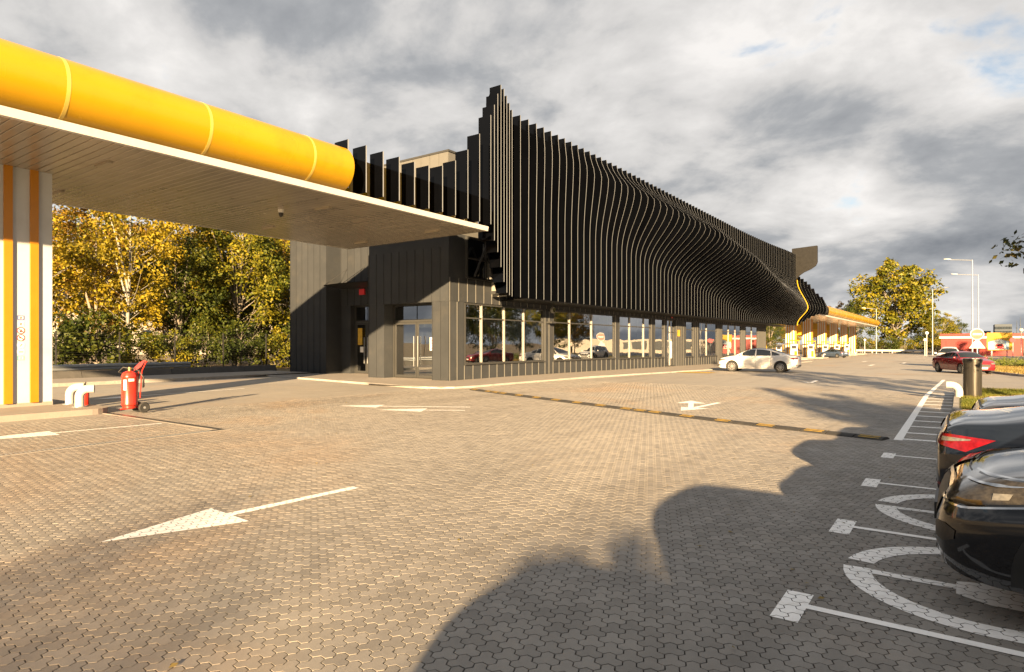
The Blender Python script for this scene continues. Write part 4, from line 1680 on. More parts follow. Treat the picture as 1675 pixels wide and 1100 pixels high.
def fin_bot(k):
    if k > K_YEL:
        return FAR_B[min(k - K_YEL - 1, len(FAR_B) - 1)]
    Bt = {11: 5.68, 12: 5.34, 13: 4.83, 14: 4.29, 15: 3.89, 16: 3.84, 17: 3.84}
    return 6.17 if k <= 10 else Bt.get(k, 3.84 + .06 * smst(60, 104, k))


def fin_x(k, z):
    y = Y0F + PITCH * k
    A = float(np.interp(y, WY, WA))
    if k < 18 or A < 1e-3:
        return base_x(k)
    zc = float(np.interp(y, WY, WZ))
    wl = max(1.2, zc - 3.95) * float(np.interp(y, [30, 36, 46, 56, 66, 90], [.5, .52, .58, .68, .92, 1.0]))
    wu = float(np.interp(y, WY, WU))
    t = (zc - z) / wl if z < zc else (z - zc) / wu
    t = min(1, t) ** (.92 if z < zc else .85)
    return base_x(k) + A * .5 * (1 + math.cos(PI * t))


DEP, THK = .58, .038
rows_back = []
for k in range(NF):
    y = Y0F + PITCH * k
    zt, zb = fin_top(k), fin_bot(k)
    A = float(np.interp(y, WY, WA)) if k >= 18 else 0
    n = 2 if A < .01 else 26
    zs_ = [zb + (zt - zb) * i / (n - 1) for i in range(n)]
    fx = [fin_x(k, z) for z in zs_]
    mb = MB()
    sides = [[], [], [], []]
    for z, x in zip(zs_, fx):
        sides[0].append((x, y - THK / 2, z))
        sides[1].append((x - DEP, y - THK / 2, z))
        sides[2].append((x - DEP, y + THK / 2, z))
        sides[3].append((x, y + THK / 2, z))
    v = [p for i in range(n) for p in (sides[0][i], sides[1][i], sides[2][i], sides[3][i])]
    for i in range(n - 1):
        a, b = 4 * i, 4 * (i + 1)
        mb.mi = 0
        fs = [(a, a + 1, b + 1, b), (a + 1, a + 2, b + 2, b + 1), (a + 2, a + 3, b + 3, b + 2)]
        bs = len(mb.v)
        if i == 0:
            mb.v.extend(v)
        for f in fs:
            mb.f.append(f)
            mb.m.append(0)
        mb.f.append((a + 3, a, b, b + 3))
        mb.m.append(1)
    mb.f.append((0, 3, 2, 1))
    mb.m.append(0)
    e = 4 * (n - 1)
    mb.f.append((e, e + 1, e + 2, e + 3))
    mb.m.append(0)
    mb.build('facade_fin', [MATS['fin_side'], MATS['fin_yellow' if k == K_YEL else 'fin_edge']], parent=bld, recalc=True)
    if k == K_YEL:
        m2 = MB()
        rw = []
        for z, x in zip(zs_, fx):
            rw.append([(x + .004, y - .12, z), (x + .06, y - .12, z), (x + .06, y + .12, z), (x + .004, y + .12, z), (x + .004, y - .12, z)])
        m2.grid([r for r in rw if r[0][2] < 9.6])
        m2.build('yellow_edge', MATS['fin_yellow'], parent=bld)
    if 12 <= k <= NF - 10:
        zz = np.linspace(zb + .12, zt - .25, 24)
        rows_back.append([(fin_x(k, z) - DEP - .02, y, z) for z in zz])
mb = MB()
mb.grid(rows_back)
mb.build('fin_light_block', MATS['backing'], parent=bld, recalc=False)  # added black sheet behind the fins to stop light leaking through
# ledger rails that carry the fins, brackets to the wall
B(-17.7, -17.45, 23.2, 76, 3.95, 4.10).build('ledger_rail', MATS['frame'], parent=bld)
B(-17.7, -17.45, 23.2, 76, 5.6, 5.72).build('ledger_rail', MATS['frame'], parent=bld)
B(-17.95, -17.1, 23.6, 23.7, 3.86, 6.4).build('bracket_frame', MATS['mullion'], parent=bld)
for k in range(12):
    y = 25 + k * 4.4
    B(-18.0, -17.7, y, y + .08, 3.96, 4.09).build('bracket', MATS['frame'], parent=bld)
B(XW + .02, -16.45, 24.4, 80, 3.72, 3.78).build('shadow_plate', MATS['backing'], parent=bld)  # added plate that lengthens the shadow below the fins onto the window heads

# flag panel at the far end of the fins
fp = MB()
yy = Y0F + PITCH * K_YEL
pts = [(-16.75, 13.3), (-13.95, 13.45), (-13.9, 13.4), (-13.9, 11.5), (-14.1, 11.05), (-14.6, 10.7), (-15.4, 10.35), (-15.9, 10.0), (-16.2, 9.6), (-16.75, 9.5)]
fp.prism(pts, 'y', yy - .18, yy + .18)
fp.build('flag_panel', MATS['flag'], parent=bld)

# ================================================================== FAR CANOPY AND FORECOURT
FZ2 = 5.33
FY0, FY1 = 86.5, 157.0
far_canopy = canopy('filling_canopy', 'far canopy with rounded yellow edge beyond the black fins', FY0, FY1, FZ2, 91.8, FY1, [99 + 9.4 * k for k in range(6)] + [155.6], True, .5, flat=(FY0, 91.8))
ordinal = ['first', 'second', 'third', 'fourth', 'fifth', 'sixth']
colY = [95.0, 106.8, 119.2, 131.5, 143.9, 156.5]
for k, y in enumerate(colY):
    column(-18.6, y, gz(y) + .12, FZ2, 'striped yellow and white column under the far canopy, %s from the building' % ordinal[k], 'striped canopy columns')
    p = MB().prism([(-21.0, y - 4.5), (-16.9, y - 4.5), (-16.5, y - 4.1), (-16.5, y + .6), (-16.9, y + 1.0), (-21.0, y + 1.0)], 'z', gz(y) - .1, gz(y) + .13)
    tag(p.build('far_pump_island', MATS['concrete']), kind='structure')


def pump(x, y, z, label):
    r = empty('fuel_pump', (x, y, z))
    tag(r, label, 'fuel pump', 'fuel pumps under the far canopy')
    B(x - .45, x + .45, y - .3, y + .3, z, z + 1.05).build('cabinet', MATS['print_white'], parent=r)
    B(x + .05, x + .40, y - .33, y - .301, z + .1, z + 1.0).build('front_panel', MATS['yellow_pump'], parent=r)
    B(x - .42, x + .42, y - .26, y + .26, z + 1.05, z + 1.95).build('head', MATS['print_white'], parent=r)
    B(x - .3, x + .3, y - .275, y - .262, z + 1.3, z + 1.75).build('display', MATS['print_black'], parent=r)
    for s in (-.5, .47):
        B(x + s, x + s + .03, y - .2, y + .2, z + .6, z + 1.6).build('nozzle_boot', MATS['black_plastic'], parent=r)
        MB().tube([(x + s, y, z + 1.5), (x + s * 1.5, y - .2, z + 1.0), (x + s * 1.4, y - .3, z + .5), (x + s, y - .1, z + .8)], .03, 6).build('hose', MATS['black_plastic'], parent=r)
    for s in (-.62, .55):
        B(x + s, x + s + .07, y - .05, y + .05, z, z + 2.35).build('gantry_post', MATS['yellow_pump'], parent=r)
    B(x - .62, x + .62, y - .05, y + .05, z + 2.35, z + 2.5).build('gantry_beam', MATS['yellow_pump'], parent=r)
    return r


for k, y in enumerate(colY[:5]):
    pump(-18.2, y - 3.6, gz(y) + .13, 'yellow and white fuel pump before the %s far column' % ordinal[k])
    if k < 4:
        pump(-23.0 - .3 * k, y - 1.0, gz(y), 'yellow and white fuel pump deep behind the %s far column' % ordinal[k])
    j_bumper(-17.2, y + .4, gz(y) + .13, 0, 'bent white bumper at the foot of the %s far column' % ordinal[k])

# numbered hanging sign


def digits_10(mb, x, y, z, h):
    """the figures 1 and 0 on the plane y, x running to +X"""
    w = h * .16
    mb.add([(x, y, z), (x + w, y, z), (x + w, y, z + h), (x, y, z + h)], [(0, 1, 2, 3)])
    mb.add([(x, y, z + h), (x, y, z + h - w * 1.2), (x - w * 1.1, y, z + h - w * 1.7), (x - w * 1.1, y, z + h - w * .7)], [(0, 1, 2, 3)])
    cx, cz, rx, rz = x + w + h * .42, z + h / 2, h * .30, h / 2
    for k in range(24):
        a, b = 2 * PI * k / 24, 2 * PI * (k + 1) / 24
        mb.add([(cx + (rx - q) * math.cos(t), y, cz + (rz - q) * math.sin(t)) for (q, t) in ((0, a), (w, a), (w, b), (0, b))], [(0, 1, 2, 3)])


def sign10(x, y, z, label, num):
    r = empty('pump_number_sign', (x, y, z))
    tag(r, label, 'sign', 'pump number signs')
    pts = [(x - .9, z + 1.45), (x + .9, z + 1.45), (x + .9, z), (x - .5, z), (x - .8, z + .18), (x - .9, z + .5)]
    MB().prism(pts, 'y', y - .08, y + .08).build('sign_panel', MATS['sign_yellow'], parent=r)
    MB().prism([(p[0] - .07 if p[0] < x else p[0], p[1] + .02) for p in pts], 'y', y - .04, y + .1).build('sign_rim', MATS['black_plastic'], parent=r)
    B(x - .5, x + .5, y - .02, y + .02, z + 1.45, FZ2).build('hanger', MATS['yellow_pump'], parent=r)
    if num:
        mb = MB()
        digits_10(mb, x - .28, y - .085, z + .45, .62)
        mb.build('numeral', MATS['print_black'], parent=r, recalc=False)


sign10(-19.6, 98.6, 2.95, 'dark yellow hanging sign with black number 10 below the last fins', True)
for k, y in enumerate([111.5, 123.5, 136.0]):
    sign10(-21.0, y, 2.9, ['dark yellow hanging sign between the second and third far columns', 'dark yellow hanging sign between the third and fourth far columns', 'dark yellow hanging sign between the fourth and fifth far columns'][k], False)

# ================================================================== TREES
def leaf_cloud(centers, radii, n_each, size, rng, droop=0.0, aspect=.7):
    C = np.repeat(centers, n_each, axis=0)
    R = np.repeat(radii, n_each)
    n = len(C)
    d = rng.normal(0, 1, (n, 3))
    d /= np.linalg.norm(d, axis=1)[:, None]
    r = R * rng.uniform(.15, 1.0, n) ** .6
    P = C + d * r[:, None] * np.array([1, 1, .75])
    P[:, 2] -= droop * rng.uniform(0, 1, n)
    # leaf axes: roughly facing outward / up with scatter
    nrm = d * .6 + rng.normal(0, .6, (n, 3)) + np.array([0, 0, .5])
    nrm /= np.linalg.norm(nrm, axis=1)[:, None]
    t = np.cross(nrm, rng.normal(0, 1, (n, 3)))
    t /= np.linalg.norm(t, axis=1)[:, None] + 1e-9
    b = np.cross(nrm, t)
    s = size * rng.uniform(.55, 1.35, n)
    t *= s[:, None]
    b *= (s * aspect)[:, None]
    V = np.stack([P - t, P - b * .9, P + t, P + b * .9], 1).reshape(-1, 3)
    return V, np.arange(4 * n).reshape(n, 4)


def make_tree(name, h, crown_r, crown_z0, n_clump, n_leaf, leaf, mat, bark='bark', seed=1, trunk_r=.16, shape='round', fork=1, clump_r=(.5, 1.0), bare=0.0):
    rng = np.random.default_rng(seed)
    root = empty(name, (0, 0, 0))
    cen = []
    rad = []
    zc0, zc1 = crown_z0, h
    while len(cen) < n_clump:
        p = rng.uniform(-1, 1, 3)
        q = np.linalg.norm(p)
        if q > 1 or q < .25:
            continue
        z = zc0 + (p[2] * .5 + .5) * (zc1 - zc0)
        tt = (z - zc0) / (zc1 - zc0)
        if shape == 'round':
            w = crown_r * (math.sin(PI * min(1, .12 + .80 * tt)) ** .6)
        elif shape == 'tall':
            w = crown_r * (.45 + .55 * math.sin(PI * (.1 + .75 * tt)))
        elif shape == 'cone':
            w = crown_r * (1.02 - tt) ** .8
        else:
            w = crown_r
        a = math.atan2(p[1], p[0])
        lob = 1 + .22 * math.sin(3 * a + seed) + .15 * math.sin(5 * a + 2 * tt * 6 + seed * 2)
        rr = w * lob * (math.hypot(p[0], p[1]) ** .55)
        cen.append((rr * math.cos(a), rr * math.sin(a), z))
        rad.append(rng.uniform(*clump_r) * (.75 if tt > .85 else 1))
    cen = np.array(cen)
    rad = np.array(rad)
    V, F = leaf_cloud(cen, rad, n_leaf, leaf, rng)
    me = np_mesh('crown', V, F, MATS[mat])
    cr_ = bpy.data.objects.new('crown', me)
    COL.objects.link(cr_)
    cr_.parent = root
    # trunk and limbs
    mb = MB()
    lean = rng.normal(0, .03, 2)
    tp = []
    for i in range(8):
        t = i / 7
        tp.append((lean[0] * t * h + .08 * math.sin(4 * t + seed), lean[1] * t * h + .08 * math.cos(5 * t + seed), -.1 + t * h * .9))
    mb.tube(tp, [trunk_r * (1.25 if i == 0 else 1) * (1 - .85 * i / 7) for i in range(8)], 8)
    for k in range(fork):
        a = rng.uniform(0, 2 * PI)
        z = h * rng.uniform(.2, .4)
        e = (crown_r * .6 * math.cos(a), crown_r * .6 * math.sin(a), h * rng.uniform(.7, .9))
        m_ = (e[0] * .35, e[1] * .35, (z + e[2]) * .48)
        mb.tube([(0, 0, z), m_, e], [trunk_r * .65, trunk_r * .45, trunk_r * .1], 6)
    idx = rng.permutation(len(cen))[:max(10, n_clump // 3)]
    for i in idx:
        c = cen[i]
        z0 = max(crown_z0 * .7, c[2] - math.hypot(c[0], c[1]) * .8 - .4)
        s = np.array([lean[0] * z0, lean[1] * z0, z0])
        mid = s * .45 + c * .55 + np.array([0, 0, -.12 * (c[2] - z0)])
        r0 = trunk_r * .2 * (1 - .5 * z0 / h)
        mb.tube([tuple(s), tuple(mid), tuple(c)], [r0, r0 * .65, r0 * .2], 5, cap=False)
    mb.build('trunk', MATS[bark], parent=root, local=True, smooth=60, recalc=False)
    return root


def place(proto, used, x, y, s, rz, label, cat, group, z=None, sz=None):
    o = proto if not used.get(proto.name) else copy_tree(proto)
    used[proto.name] = True
    o.location = (x, y, gz(y) - .03 if z is None else z)
    o.rotation_euler = (0, 0, rz)
    o.scale = (s, s, s * (sz or 1))
    tag(o, label, cat, group)
    return o


U = {}
birch = make_tree('birch_tree', 12.5, 2.9, 2.4, 105, 78, .105, 'leaf_gold', 'birch_bark', 3, .13, 'tall', 2, (.45, .95))
maple = make_tree('maple_tree', 12.0, 3.7, 1.4, 190, 78, .115, 'leaf_mixed', 'bark', 5, .17, 'round', 3, (.55, 1.05))
green = make_tree('elm_tree', 10.5, 3.4, 1.2, 150, 70, .115, 'leaf_green', 'bark', 9, .16, 'round', 3, (.6, 1.1))
orange = make_tree('ash_tree', 13, 3.6, 2.0, 125, 78, .115, 'leaf_orange', 'bark', 14, .18, 'round', 2, (.5, 1.0))
G = 'autumn trees behind the left verge'
wood = [
    (birch, -40.5, 17.4, 1.0, .3, 'slim pale-barked tree with golden leaves just right of the striped column'),
    (birch, -41.5, 13.2, .95, 2.1, 'golden tree at the left edge of the wood, half behind the striped column'),
    (birch, -44.5, 22.8, 1.05, 4.0, 'pale-trunked golden tree in the middle of the wood'),
    (maple, -42.5, 25.4, .95, 1.0, 'yellow-green tree in front, middle right of the wood'),
    (green, -42.0, 21.2, .85, .2, 'dark green tree at the middle front of the wood'),
    (maple, -43.5, 31.0, 1.0, 2.5, 'bright yellow-green tree beside the dark building corner'),
    (green, -46.5, 28.0, 1.0, 1.7, 'dark green tree behind the yellow-green one, right of the wood'),
    (orange, -47.0, 18.2, .9, 0.7, 'orange tree behind the slim pale-barked tree'),
    (orange, -51.0, 25.5, 1.0, 2.9, 'tall orange-gold tree at the middle back of the wood'),
    (maple, -50.0, 13.5, 1.0, 5.1, 'yellow tree at the back left of the wood'),
    (orange, -52.5, 34.5, 1.0, 4.4, 'orange-gold tree at the back right of the wood'),
    (birch, -50.5, 30.5, 1.1, 1.2, 'golden pale-trunked tree at the back, right of the middle'),
    (maple, -56.0, 21.5, 1.1, 3.3, 'tall yellow-green tree at the far back of the wood, left of the middle'),
    (green, -57.0, 29.5, 1.1, .9, 'tall green tree at the far back of the wood'),
    (orange, -58.0, 39.0, 1.1, 5.6, 'tall orange tree at the far back, hidden by the building corner'),
    (green, -47.0, 37.0, 1.1, 2.0, 'dark green tree at the right end of the wood by the building'),
]
for pr, x, y, s, rz, lb in wood:
    place(pr, U, x, y, s, rz, lb, 'tree', G)
bush = make_tree('bush', 2.6, 1.5, .1, 60, 60, .075, 'leaf_green', 'bark', 21, .04, 'round', 2, (.35, .6))
bush2 = make_tree('bush', 2.4, 1.4, .1, 55, 60, .075, 'leaf_mixed', 'bark', 22, .04, 'round', 2, (.3, .6))
for k, (x, y, s, w) in enumerate([(-38.6, 12.6, 1.3, 0), (-38.2, 14.8, 1.35, 0), (-38.9, 16.9, 1.1, 1), (-38.4, 19.0, 1.0, 1), (-38.7, 21.2, 1.1, 0), (-38.8, 23.6, 1.25, 0), (-38.6, 26.0, 1.1, 1), (-39.2, 28.4, 1.3, 0), (-39.5, 30.8, 1.2, 1), (-40.5, 33.5, 1.4, 0)]):
    place(bush2 if w else bush, U, x, y, s, k * 1.3, ['dark green bush behind the guard rail by the column', 'dark green bush behind the guard rail, second from the column', 'yellowing bush behind the rail, third from the column', 'yellowing bush directly behind the wheeled extinguisher', 'dark green bush right of the wheeled extinguisher', 'tall dark green bush behind the low barrier', 'yellowing bush behind the low barrier', 'tall dark green bush near the building corner', 'yellowing bush next to the building corner', 'big dark green bush hidden behind the building corner'][k], 'bush', 'bushes along the left fence')

# pale block behind the wood
ab = empty('apartment_block', (-118, 45, 0))
tag(ab, 'pale apartment block glimpsed through the leaves of the left wood', 'building')
B(-124, -112, 18, 78, -.6, 17).build('wall', MATS['pale_wall'], parent=ab)
w0 = B(-112, -111.95, -.6, .6, 0, 1.5).build('window', MATS['tower_glass'], parent=ab, local=True)
w0.data.transform(Matrix.Translation((112 + 6.02, 0, 0)))
w0.location = (0, -25, 2.5)
for r in range(5):
    for c in range(18):
        if r or c:
            inst('window', w0.data, ab, (0, -25 + c * 3.1, 2.5 + r * 3.0))

# far trees
poplar = make_tree('poplar_tree', 20, 7.2, 3.0, 230, 62, .30, 'leaf_mixed', 'bark', 31, .5, 'round', 4, (1.0, 2.0))
place(poplar, U, -14.0, 193, 1.22, 1.0, 'big yellow-green tree beyond the far guard rail', 'tree', 'far trees')
far_list = [
    (maple, -3.6, 184, .92, 1.2, 'small green and yellow tree right of the second lamp post', .9),
    (green, -1.0, 190, .8, .4, 'small dark green tree behind the white SUV', 1),
    (green, -22.5, 188, 1.35, 2.0, 'dark green tree at the left side of the big yellow-green tree', 1),
    (green, -7.6, 200, 1.0, 2.0, 'dark green tree right behind the big yellow-green tree', 1),
    (orange, -27.0, 205, 1.15, 0.0, 'golden tree above the right end of the far canopy', 1),
    (orange, -34.5, 205, 1.2, 1.4, 'golden tree above the middle of the far canopy', 1),
    (orange, -41.5, 200, 1.15, 2.6, 'golden tree above the left part of the far canopy', 1),
    (maple, -50.0, 205, 1.3, 2.6, 'golden-green tree behind the last black fins', 1),
]
for pr, x, y, s, rz, lb, sz in far_list:
    place(pr, U, x, y, s, rz, lb, 'tree', 'far trees', sz=sz)
for k in range(11):
    y = 96 + k * 10.5
    place([green, maple, green][k % 3], U, -41 - (k * 37 % 5), y, .85 + .05 * (k % 3), k * 1.7, 'tree in the green row seen between the far canopy columns, %s from the building' % ['first', 'second', 'third', 'fourth', 'fifth', 'sixth', 'seventh', 'eighth', 'ninth', 'tenth', 'eleventh'][k], 'tree', 'tree row behind the far canopy')
for k in range(9):
    x, y = -24 + k * 3.3, 181 + (k % 3)
    place(bush if k % 2 else bush2, U, x, y, 1.6, k * 1.1, 'low shrub behind the far guard rail, %s from the canopy end' % ['first', 'second', 'third', 'fourth', 'fifth', 'sixth', 'seventh', 'eighth', 'ninth'][k], 'bush', 'shrubs behind the far guard rail')

# conifer whose branch tips hang into the picture at the right, and trees behind the viewer that throw the long shadows
needle_tree = make_tree('pine_tree', 9.0, 3.7, 1.9, 210, 70, .075, 'needle', 'bark', 41, .17, 'cone', 1, (.28, .62))
place(needle_tree, U, 3.95, 18.9, 1.08, .5, 'dark conifer at the right edge with branch tips hanging into view', 'tree', 'conifers by the parking')
place(needle_tree, U, 13.2, -8.6, .95, 2.2, 'dark conifer behind the viewer that shades the drive near the speed bump', 'tree', 'conifers by the parking')
place(needle_tree, U, 16.5, -12.0, 1.0, 4.0, 'second dark conifer behind the viewer, farther from the parking', 'tree', 'conifers by the parking')
place(birch, U, 21.6, -39.5, .98, 4.0, 'slim leafy tree far behind the viewer, nearest the roadside', 'tree', 'trees behind the viewer')
place(birch, U, 18.2, -36.5, .88, 1.0, 'slim leafy tree far behind the viewer, beside the first', 'tree', 'trees behind the viewer')
place(green, U, 30.0, 70.0, 1.0, 4.0, 'green tree on the far side of the island, out of the right edge, nearer one', 'tree', 'trees beyond the island')
place(maple, U, 34.0, 84.0, 1.1, 2.0, 'yellow-green tree on the far side of the island, farther one', 'tree', 'trees beyond the island')
place(green, U, 27.0, 55.0, .9, 1.0, 'green tree on the far side of the island, nearest the lawn', 'tree', 'trees beyond the island')
place(orange, U, 40.0, 100.0, 1.1, 1.0, 'orange tree on the far side of the island', 'tree', 'trees beyond the island')

for k, (x, y, s) in enumerate([(24, 78, 1.0), (21, 92, 1.0), (30, 96, 1.1), (26, 108, 1.1), (33, 118, 1.2), (38, 74, 1.1), (44, 88, 1.2), (36, 62, 1.0)]):
    place([green, maple, green, orange][k % 4], U, x, y, s, k * 2.2, 'tree in the belt beyond the island, mirrored in the shop windows', 'tree', 'trees beyond the island')

place(green, U, 5.3, -8.9, .35, 1.0, 'unseen leafy sapling added to roughen the van shadows, left one', 'tree', 'added saplings behind the viewer')  # unseen saplings added to break up the van shadow edges with leaf shade
place(maple, U, 6.6, -8.2, .335, 2.0, 'unseen leafy sapling added to roughen the van shadows, middle one', 'tree', 'added saplings behind the viewer')
place(green, U, 8.6, -8.0, .36, 3.0, 'unseen leafy sapling added to roughen the van shadows, right one', 'tree', 'added saplings behind the viewer')

# juniper bed on the island


def juniper(x, y, s, seed, label):
    rng = np.random.default_rng(seed)
    root = empty('juniper_shrub', (x, y, gz(y) + .1))
    n = 46
    a = rng.uniform(0, 2 * PI, n)
    el = rng.uniform(.15, .75, n)
    L = rng.uniform(.7, 1.5, n) * s
    cen, rad = [], []
    mb = MB()
    for i in range(n):
        d = np.array([math.cos(a[i]) * math.cos(el[i]), math.sin(a[i]) * math.cos(el[i]), math.sin(el[i]) * .7])
        mb.tube([(0, 0, 0), tuple(d * L[i] * .6), tuple(d * L[i])], [.02, .012, .004], 4, cap=False)
        for t in np.linspace(.35, 1, 7):
            cen.append(d * L[i] * t)
            rad.append(.09 + .10 * (1 - t))
    V, F = leaf_cloud(np.array(cen), np.array(rad), 12, .045, rng, aspect=.35)
    me = np_mesh('foliage', V, F, MATS['juniper'])
    o = bpy.data.objects.new('foliage', me)
    COL.objects.link(o)
    o.parent = root
    mb.build('stems', MATS['bark'], parent=root, local=True, recalc=False)
    tag(root, label, 'shrub', 'juniper shrubs on the island')


JL = [(2.6, 62.5), (4.4, 61.5), (6.3, 60.5), (8.2, 60), (3.4, 66), (5.5, 65), (7.6, 64), (2.2, 69), (4.4, 70), (9.5, 63)]
for k, (x, y) in enumerate(JL):
    juniper(x, y, 1.25, 50 + k, 'spreading green juniper in the island bed, %s from the left front' % ['first', 'second', 'third', 'fourth', 'fifth', 'sixth', 'seventh', 'eighth', 'ninth', 'tenth'][k])

# ================================================================== STREET FURNITURE ON THE RIGHT
bin_ = empty('litter_bin', (.30, 22.7, .1))
tag(bin_, 'tall dark brushed-steel litter bin standing on the lawn corner', 'bin')
MB().lathe([(.235, 0), (.235, .06), (.225, .065), (.225, 1.02), (.24, 1.03), (.24, 1.13), (.22, 1.14)], (.30, 22.7, .08), 28).build('bin_body', MATS['bin_steel'], parent=bin_, smooth=35)
MB().lathe([(.10, .0), (.215, .0), (.215, .012), (.10, .012)], (.30, 22.7, 1.222), 24).build('ash_ring', MATS['steel'], parent=bin_)
j_bumper(-.02, 22.5, .02, math.radians(180), 'bent white pipe bumper beside the dark litter bin on the lawn')


def street_lamp(x, y, h, arm, ang, label, r=.10, ped=None):
    z0 = gz(y) - .05
    root = empty('street_lamp', (x, y, z0), ang)
    tag(root, label, 'lamp post', 'tall street lamps')
    MB().tube([(0, 0, 0), (0, 0, h * .5), (0, 0, h)], [r, r * .75, r * .5], 10).build('pole', MATS['galv'], parent=root, local=True, smooth=True)
    MB().lathe([(r * 1.6, 0), (r * 1.6, .12), (r, .14)], (0, 0, 0), 10).build('base', MATS['galv'], parent=root, local=True)
    MB().tube([(0, 0, h - .05), (arm * .5, 0, h + .08), (arm, 0, h + .2)], r * .42, 8).build('arm', MATS['galv'], parent=root, local=True, smooth=True)
    MB().prism([(arm - .1, h + .17), (arm + .75, h + .30), (arm + .8, h + .36), (arm + .2, h + .36), (arm - .1, h + .28)], 'y', -.15, .15).build('lamp_head', MATS['galv'], parent=root, local=True)
    return root


street_lamp(1.45, 111, 14.2, 2.6, math.radians(185), 'tallest white street lamp behind the no-entry sign', .11)
street_lamp(2.4, 125, 13.3, 2.8, math.radians(185), 'white street lamp just behind the tallest one', .11)
street_lamp(-4.4, 150, 13.0, 2.0, math.radians(-10), 'white street lamp left of the small tree', .12)
street_lamp(-15.6, 166, 10.3, 2.2, math.radians(190), 'white street lamp at the right end of the far canopy', .13)


def globe_lamp(x, y, h, label, r=.25):
    z0 = gz(y)
    root = empty('globe_lamp', (x, y, z0))
    tag(root, label, 'lamp', 'globe lamps')
    MB().tube([(x, y, z0), (x, y, z0 + h)], .06, 8).build('pole', MATS['white_metal'], parent=root)
    MB().lathe([(r * .3, 0), (r * .8, r * .35), (r, r), (r * .8, r * 1.6), (r * .3, r * 1.95)], (x, y, z0 + h), 14).build('globe', MATS['lamp_white'], parent=root, smooth=True)
    MB().lathe([(.12, -.04), (.14, .0), (.10, .06)], (x, y, z0 + h), 10).build('collar', MATS['galv'], parent=root)


globe_lamp(-4.9, 137, 3.9, 'taller white globe lamp left of the white SUV', .30)
globe_lamp(-5.3, 140, 2.7, 'shorter white globe lamp beside the taller globe', .28)
globe_lamp(7.3, 118, 4.0, 'white globe lamp right of the yellow billboard', .28)
globe_lamp(-17.6, 163, 2.9, 'small white globe lamp near the end of the far canopy', .25)

# no-entry sign with a warning triangle below (seen from its back)
ne = empty('no_entry_sign', (1.30, 72, gz(72)))
tag(ne, 'faded red no-entry sign with a triangle sign below on a grey pole', 'road sign')
sx, sy, sz_ = 1.30, 72.0, 2.55
MB().tube([(sx, sy, gz(72)), (sx, sy, 3.1)], .055, 10).build('pole', MATS['galv'], parent=ne)
MB().lathe([(.02, 0), (.52, 0), (.52, .02), (.02, .02)], (sx, sy - .09, sz_), 28, 'y').build('sign_rim', MATS['print_white'], parent=ne)
MB().lathe([(.02, 0), (.46, 0), (.46, .008), (.02, .008)], (sx, sy - .101, sz_), 28, 'y').build('sign_face', pmat('faded_red', (0.40, 0.10, 0.07), .5), parent=ne)
B(sx - .33, sx + .33, sy - .112, sy - .1025, sz_ - .075, sz_ + .075).build('white_bar', MATS['print_white'], parent=ne)
MB().prism([(sx - .62, 1.25), (sx + .62, 1.25), (sx + .06, 2.12), (sx - .06, 2.12)], 'y', sy - .07, sy - .05).build('triangle_plate', MATS['white_metal'], parent=ne)

# far guard rail
fr_ = empty('far_guard_rail', (-14, 176, gz(176)))
tag(fr_, 'white guard rail at the far end of the drive', 'guard rail')
mb = MB()
zr = gz(176)
B(-24, -6.8, 175.9, 176.05, zr + .45, zr + .85).build('beam', MATS['white_metal'], parent=fr_)
for k in range(9):
    B(-23.8 + k * 2.1, -23.62 + k * 2.1, 176.06, 176.2, zr, zr + .8).build('post', MATS['white_metal'], parent=fr_)
MB().prism([(0, 0)] and [(-24.0, 175.9), (-24.0, 176.05), (-26.2, 160.0), (-26.35, 160.0)], 'z', zr + .45, zr + .85).build('side_beam', MATS['white_metal'], parent=fr_)

# red hall with car-wash billboard
rh = empty('red_hall', (10, 160, gz(160)))
tag(rh, 'low red hall with white band beyond the island', 'building')
zg = gz(160)
B(-3.0, 9.5, 150, 170, zg - .1, zg + 3.3).build('wall', MATS['red_wall'], parent=rh)
B(-3.3, 9.75, 149.6, 170.3, zg + 3.3, zg + 3.64).build('band', MATS['print_white'], parent=rh)
B(-3.2, 9.65, 149.7, 170.2, zg + 3.65, zg + 4.2).build('roof_edge', MATS['red_wall'], parent=rh)
B(9.80, 60, 152, 170, zg - .1, zg + 3.3).build('grey_wall', MATS['pale_wall'], parent=rh)
for k in range(6):
    B(-2.2 + k * 1.9, -.75 + k * 1.9, 149.95, 149.99, zg, zg + 2.8).build('door_panel', MATS['red_wall'], parent=rh)
for k in range(5):
    B(18 + k * 4, 20.6 + k * 4, 151.9, 151.98, zg + .8, zg + 2.8).build('window', MATS['tower_glass'], parent=rh)
bb = empty('billboard', (8.4, 138, zg))
tag(bb, 'yellow billboard with a picture of a red car in a blue wash bay', 'billboard')
bx0, bx1, bz0, bz1, by = 3.85, 7.35, .55, 3.6, 138.0
B(bx0, bx1, by, by + .25, bz0, bz1).build('board', MATS['bump_yellow'], parent=bb)
for x in (bx0 + .6, bx1 - .8):
    B(x, x + .2, by + .26, by + .45, zg - .1, bz1).build('post', MATS['galv'], parent=bb)


def flatq(pts, y, nm, mt, parent):
    MB().add([(p[0], y, p[1]) for p in pts], [tuple(range(len(pts)))]).build(nm, MATS[mt], parent=parent, recalc=False)


pmat('print_sky', (.30, .36, .40), .5)
pmat('print_paleblue', (.12, .22, .36), .5)
SB = .65


def bq(pts, off, nm, mt):
    flatq([(bx0 + a * SB, bz0 + b * SB) for a, b in pts], by - off, nm, mt, bb)


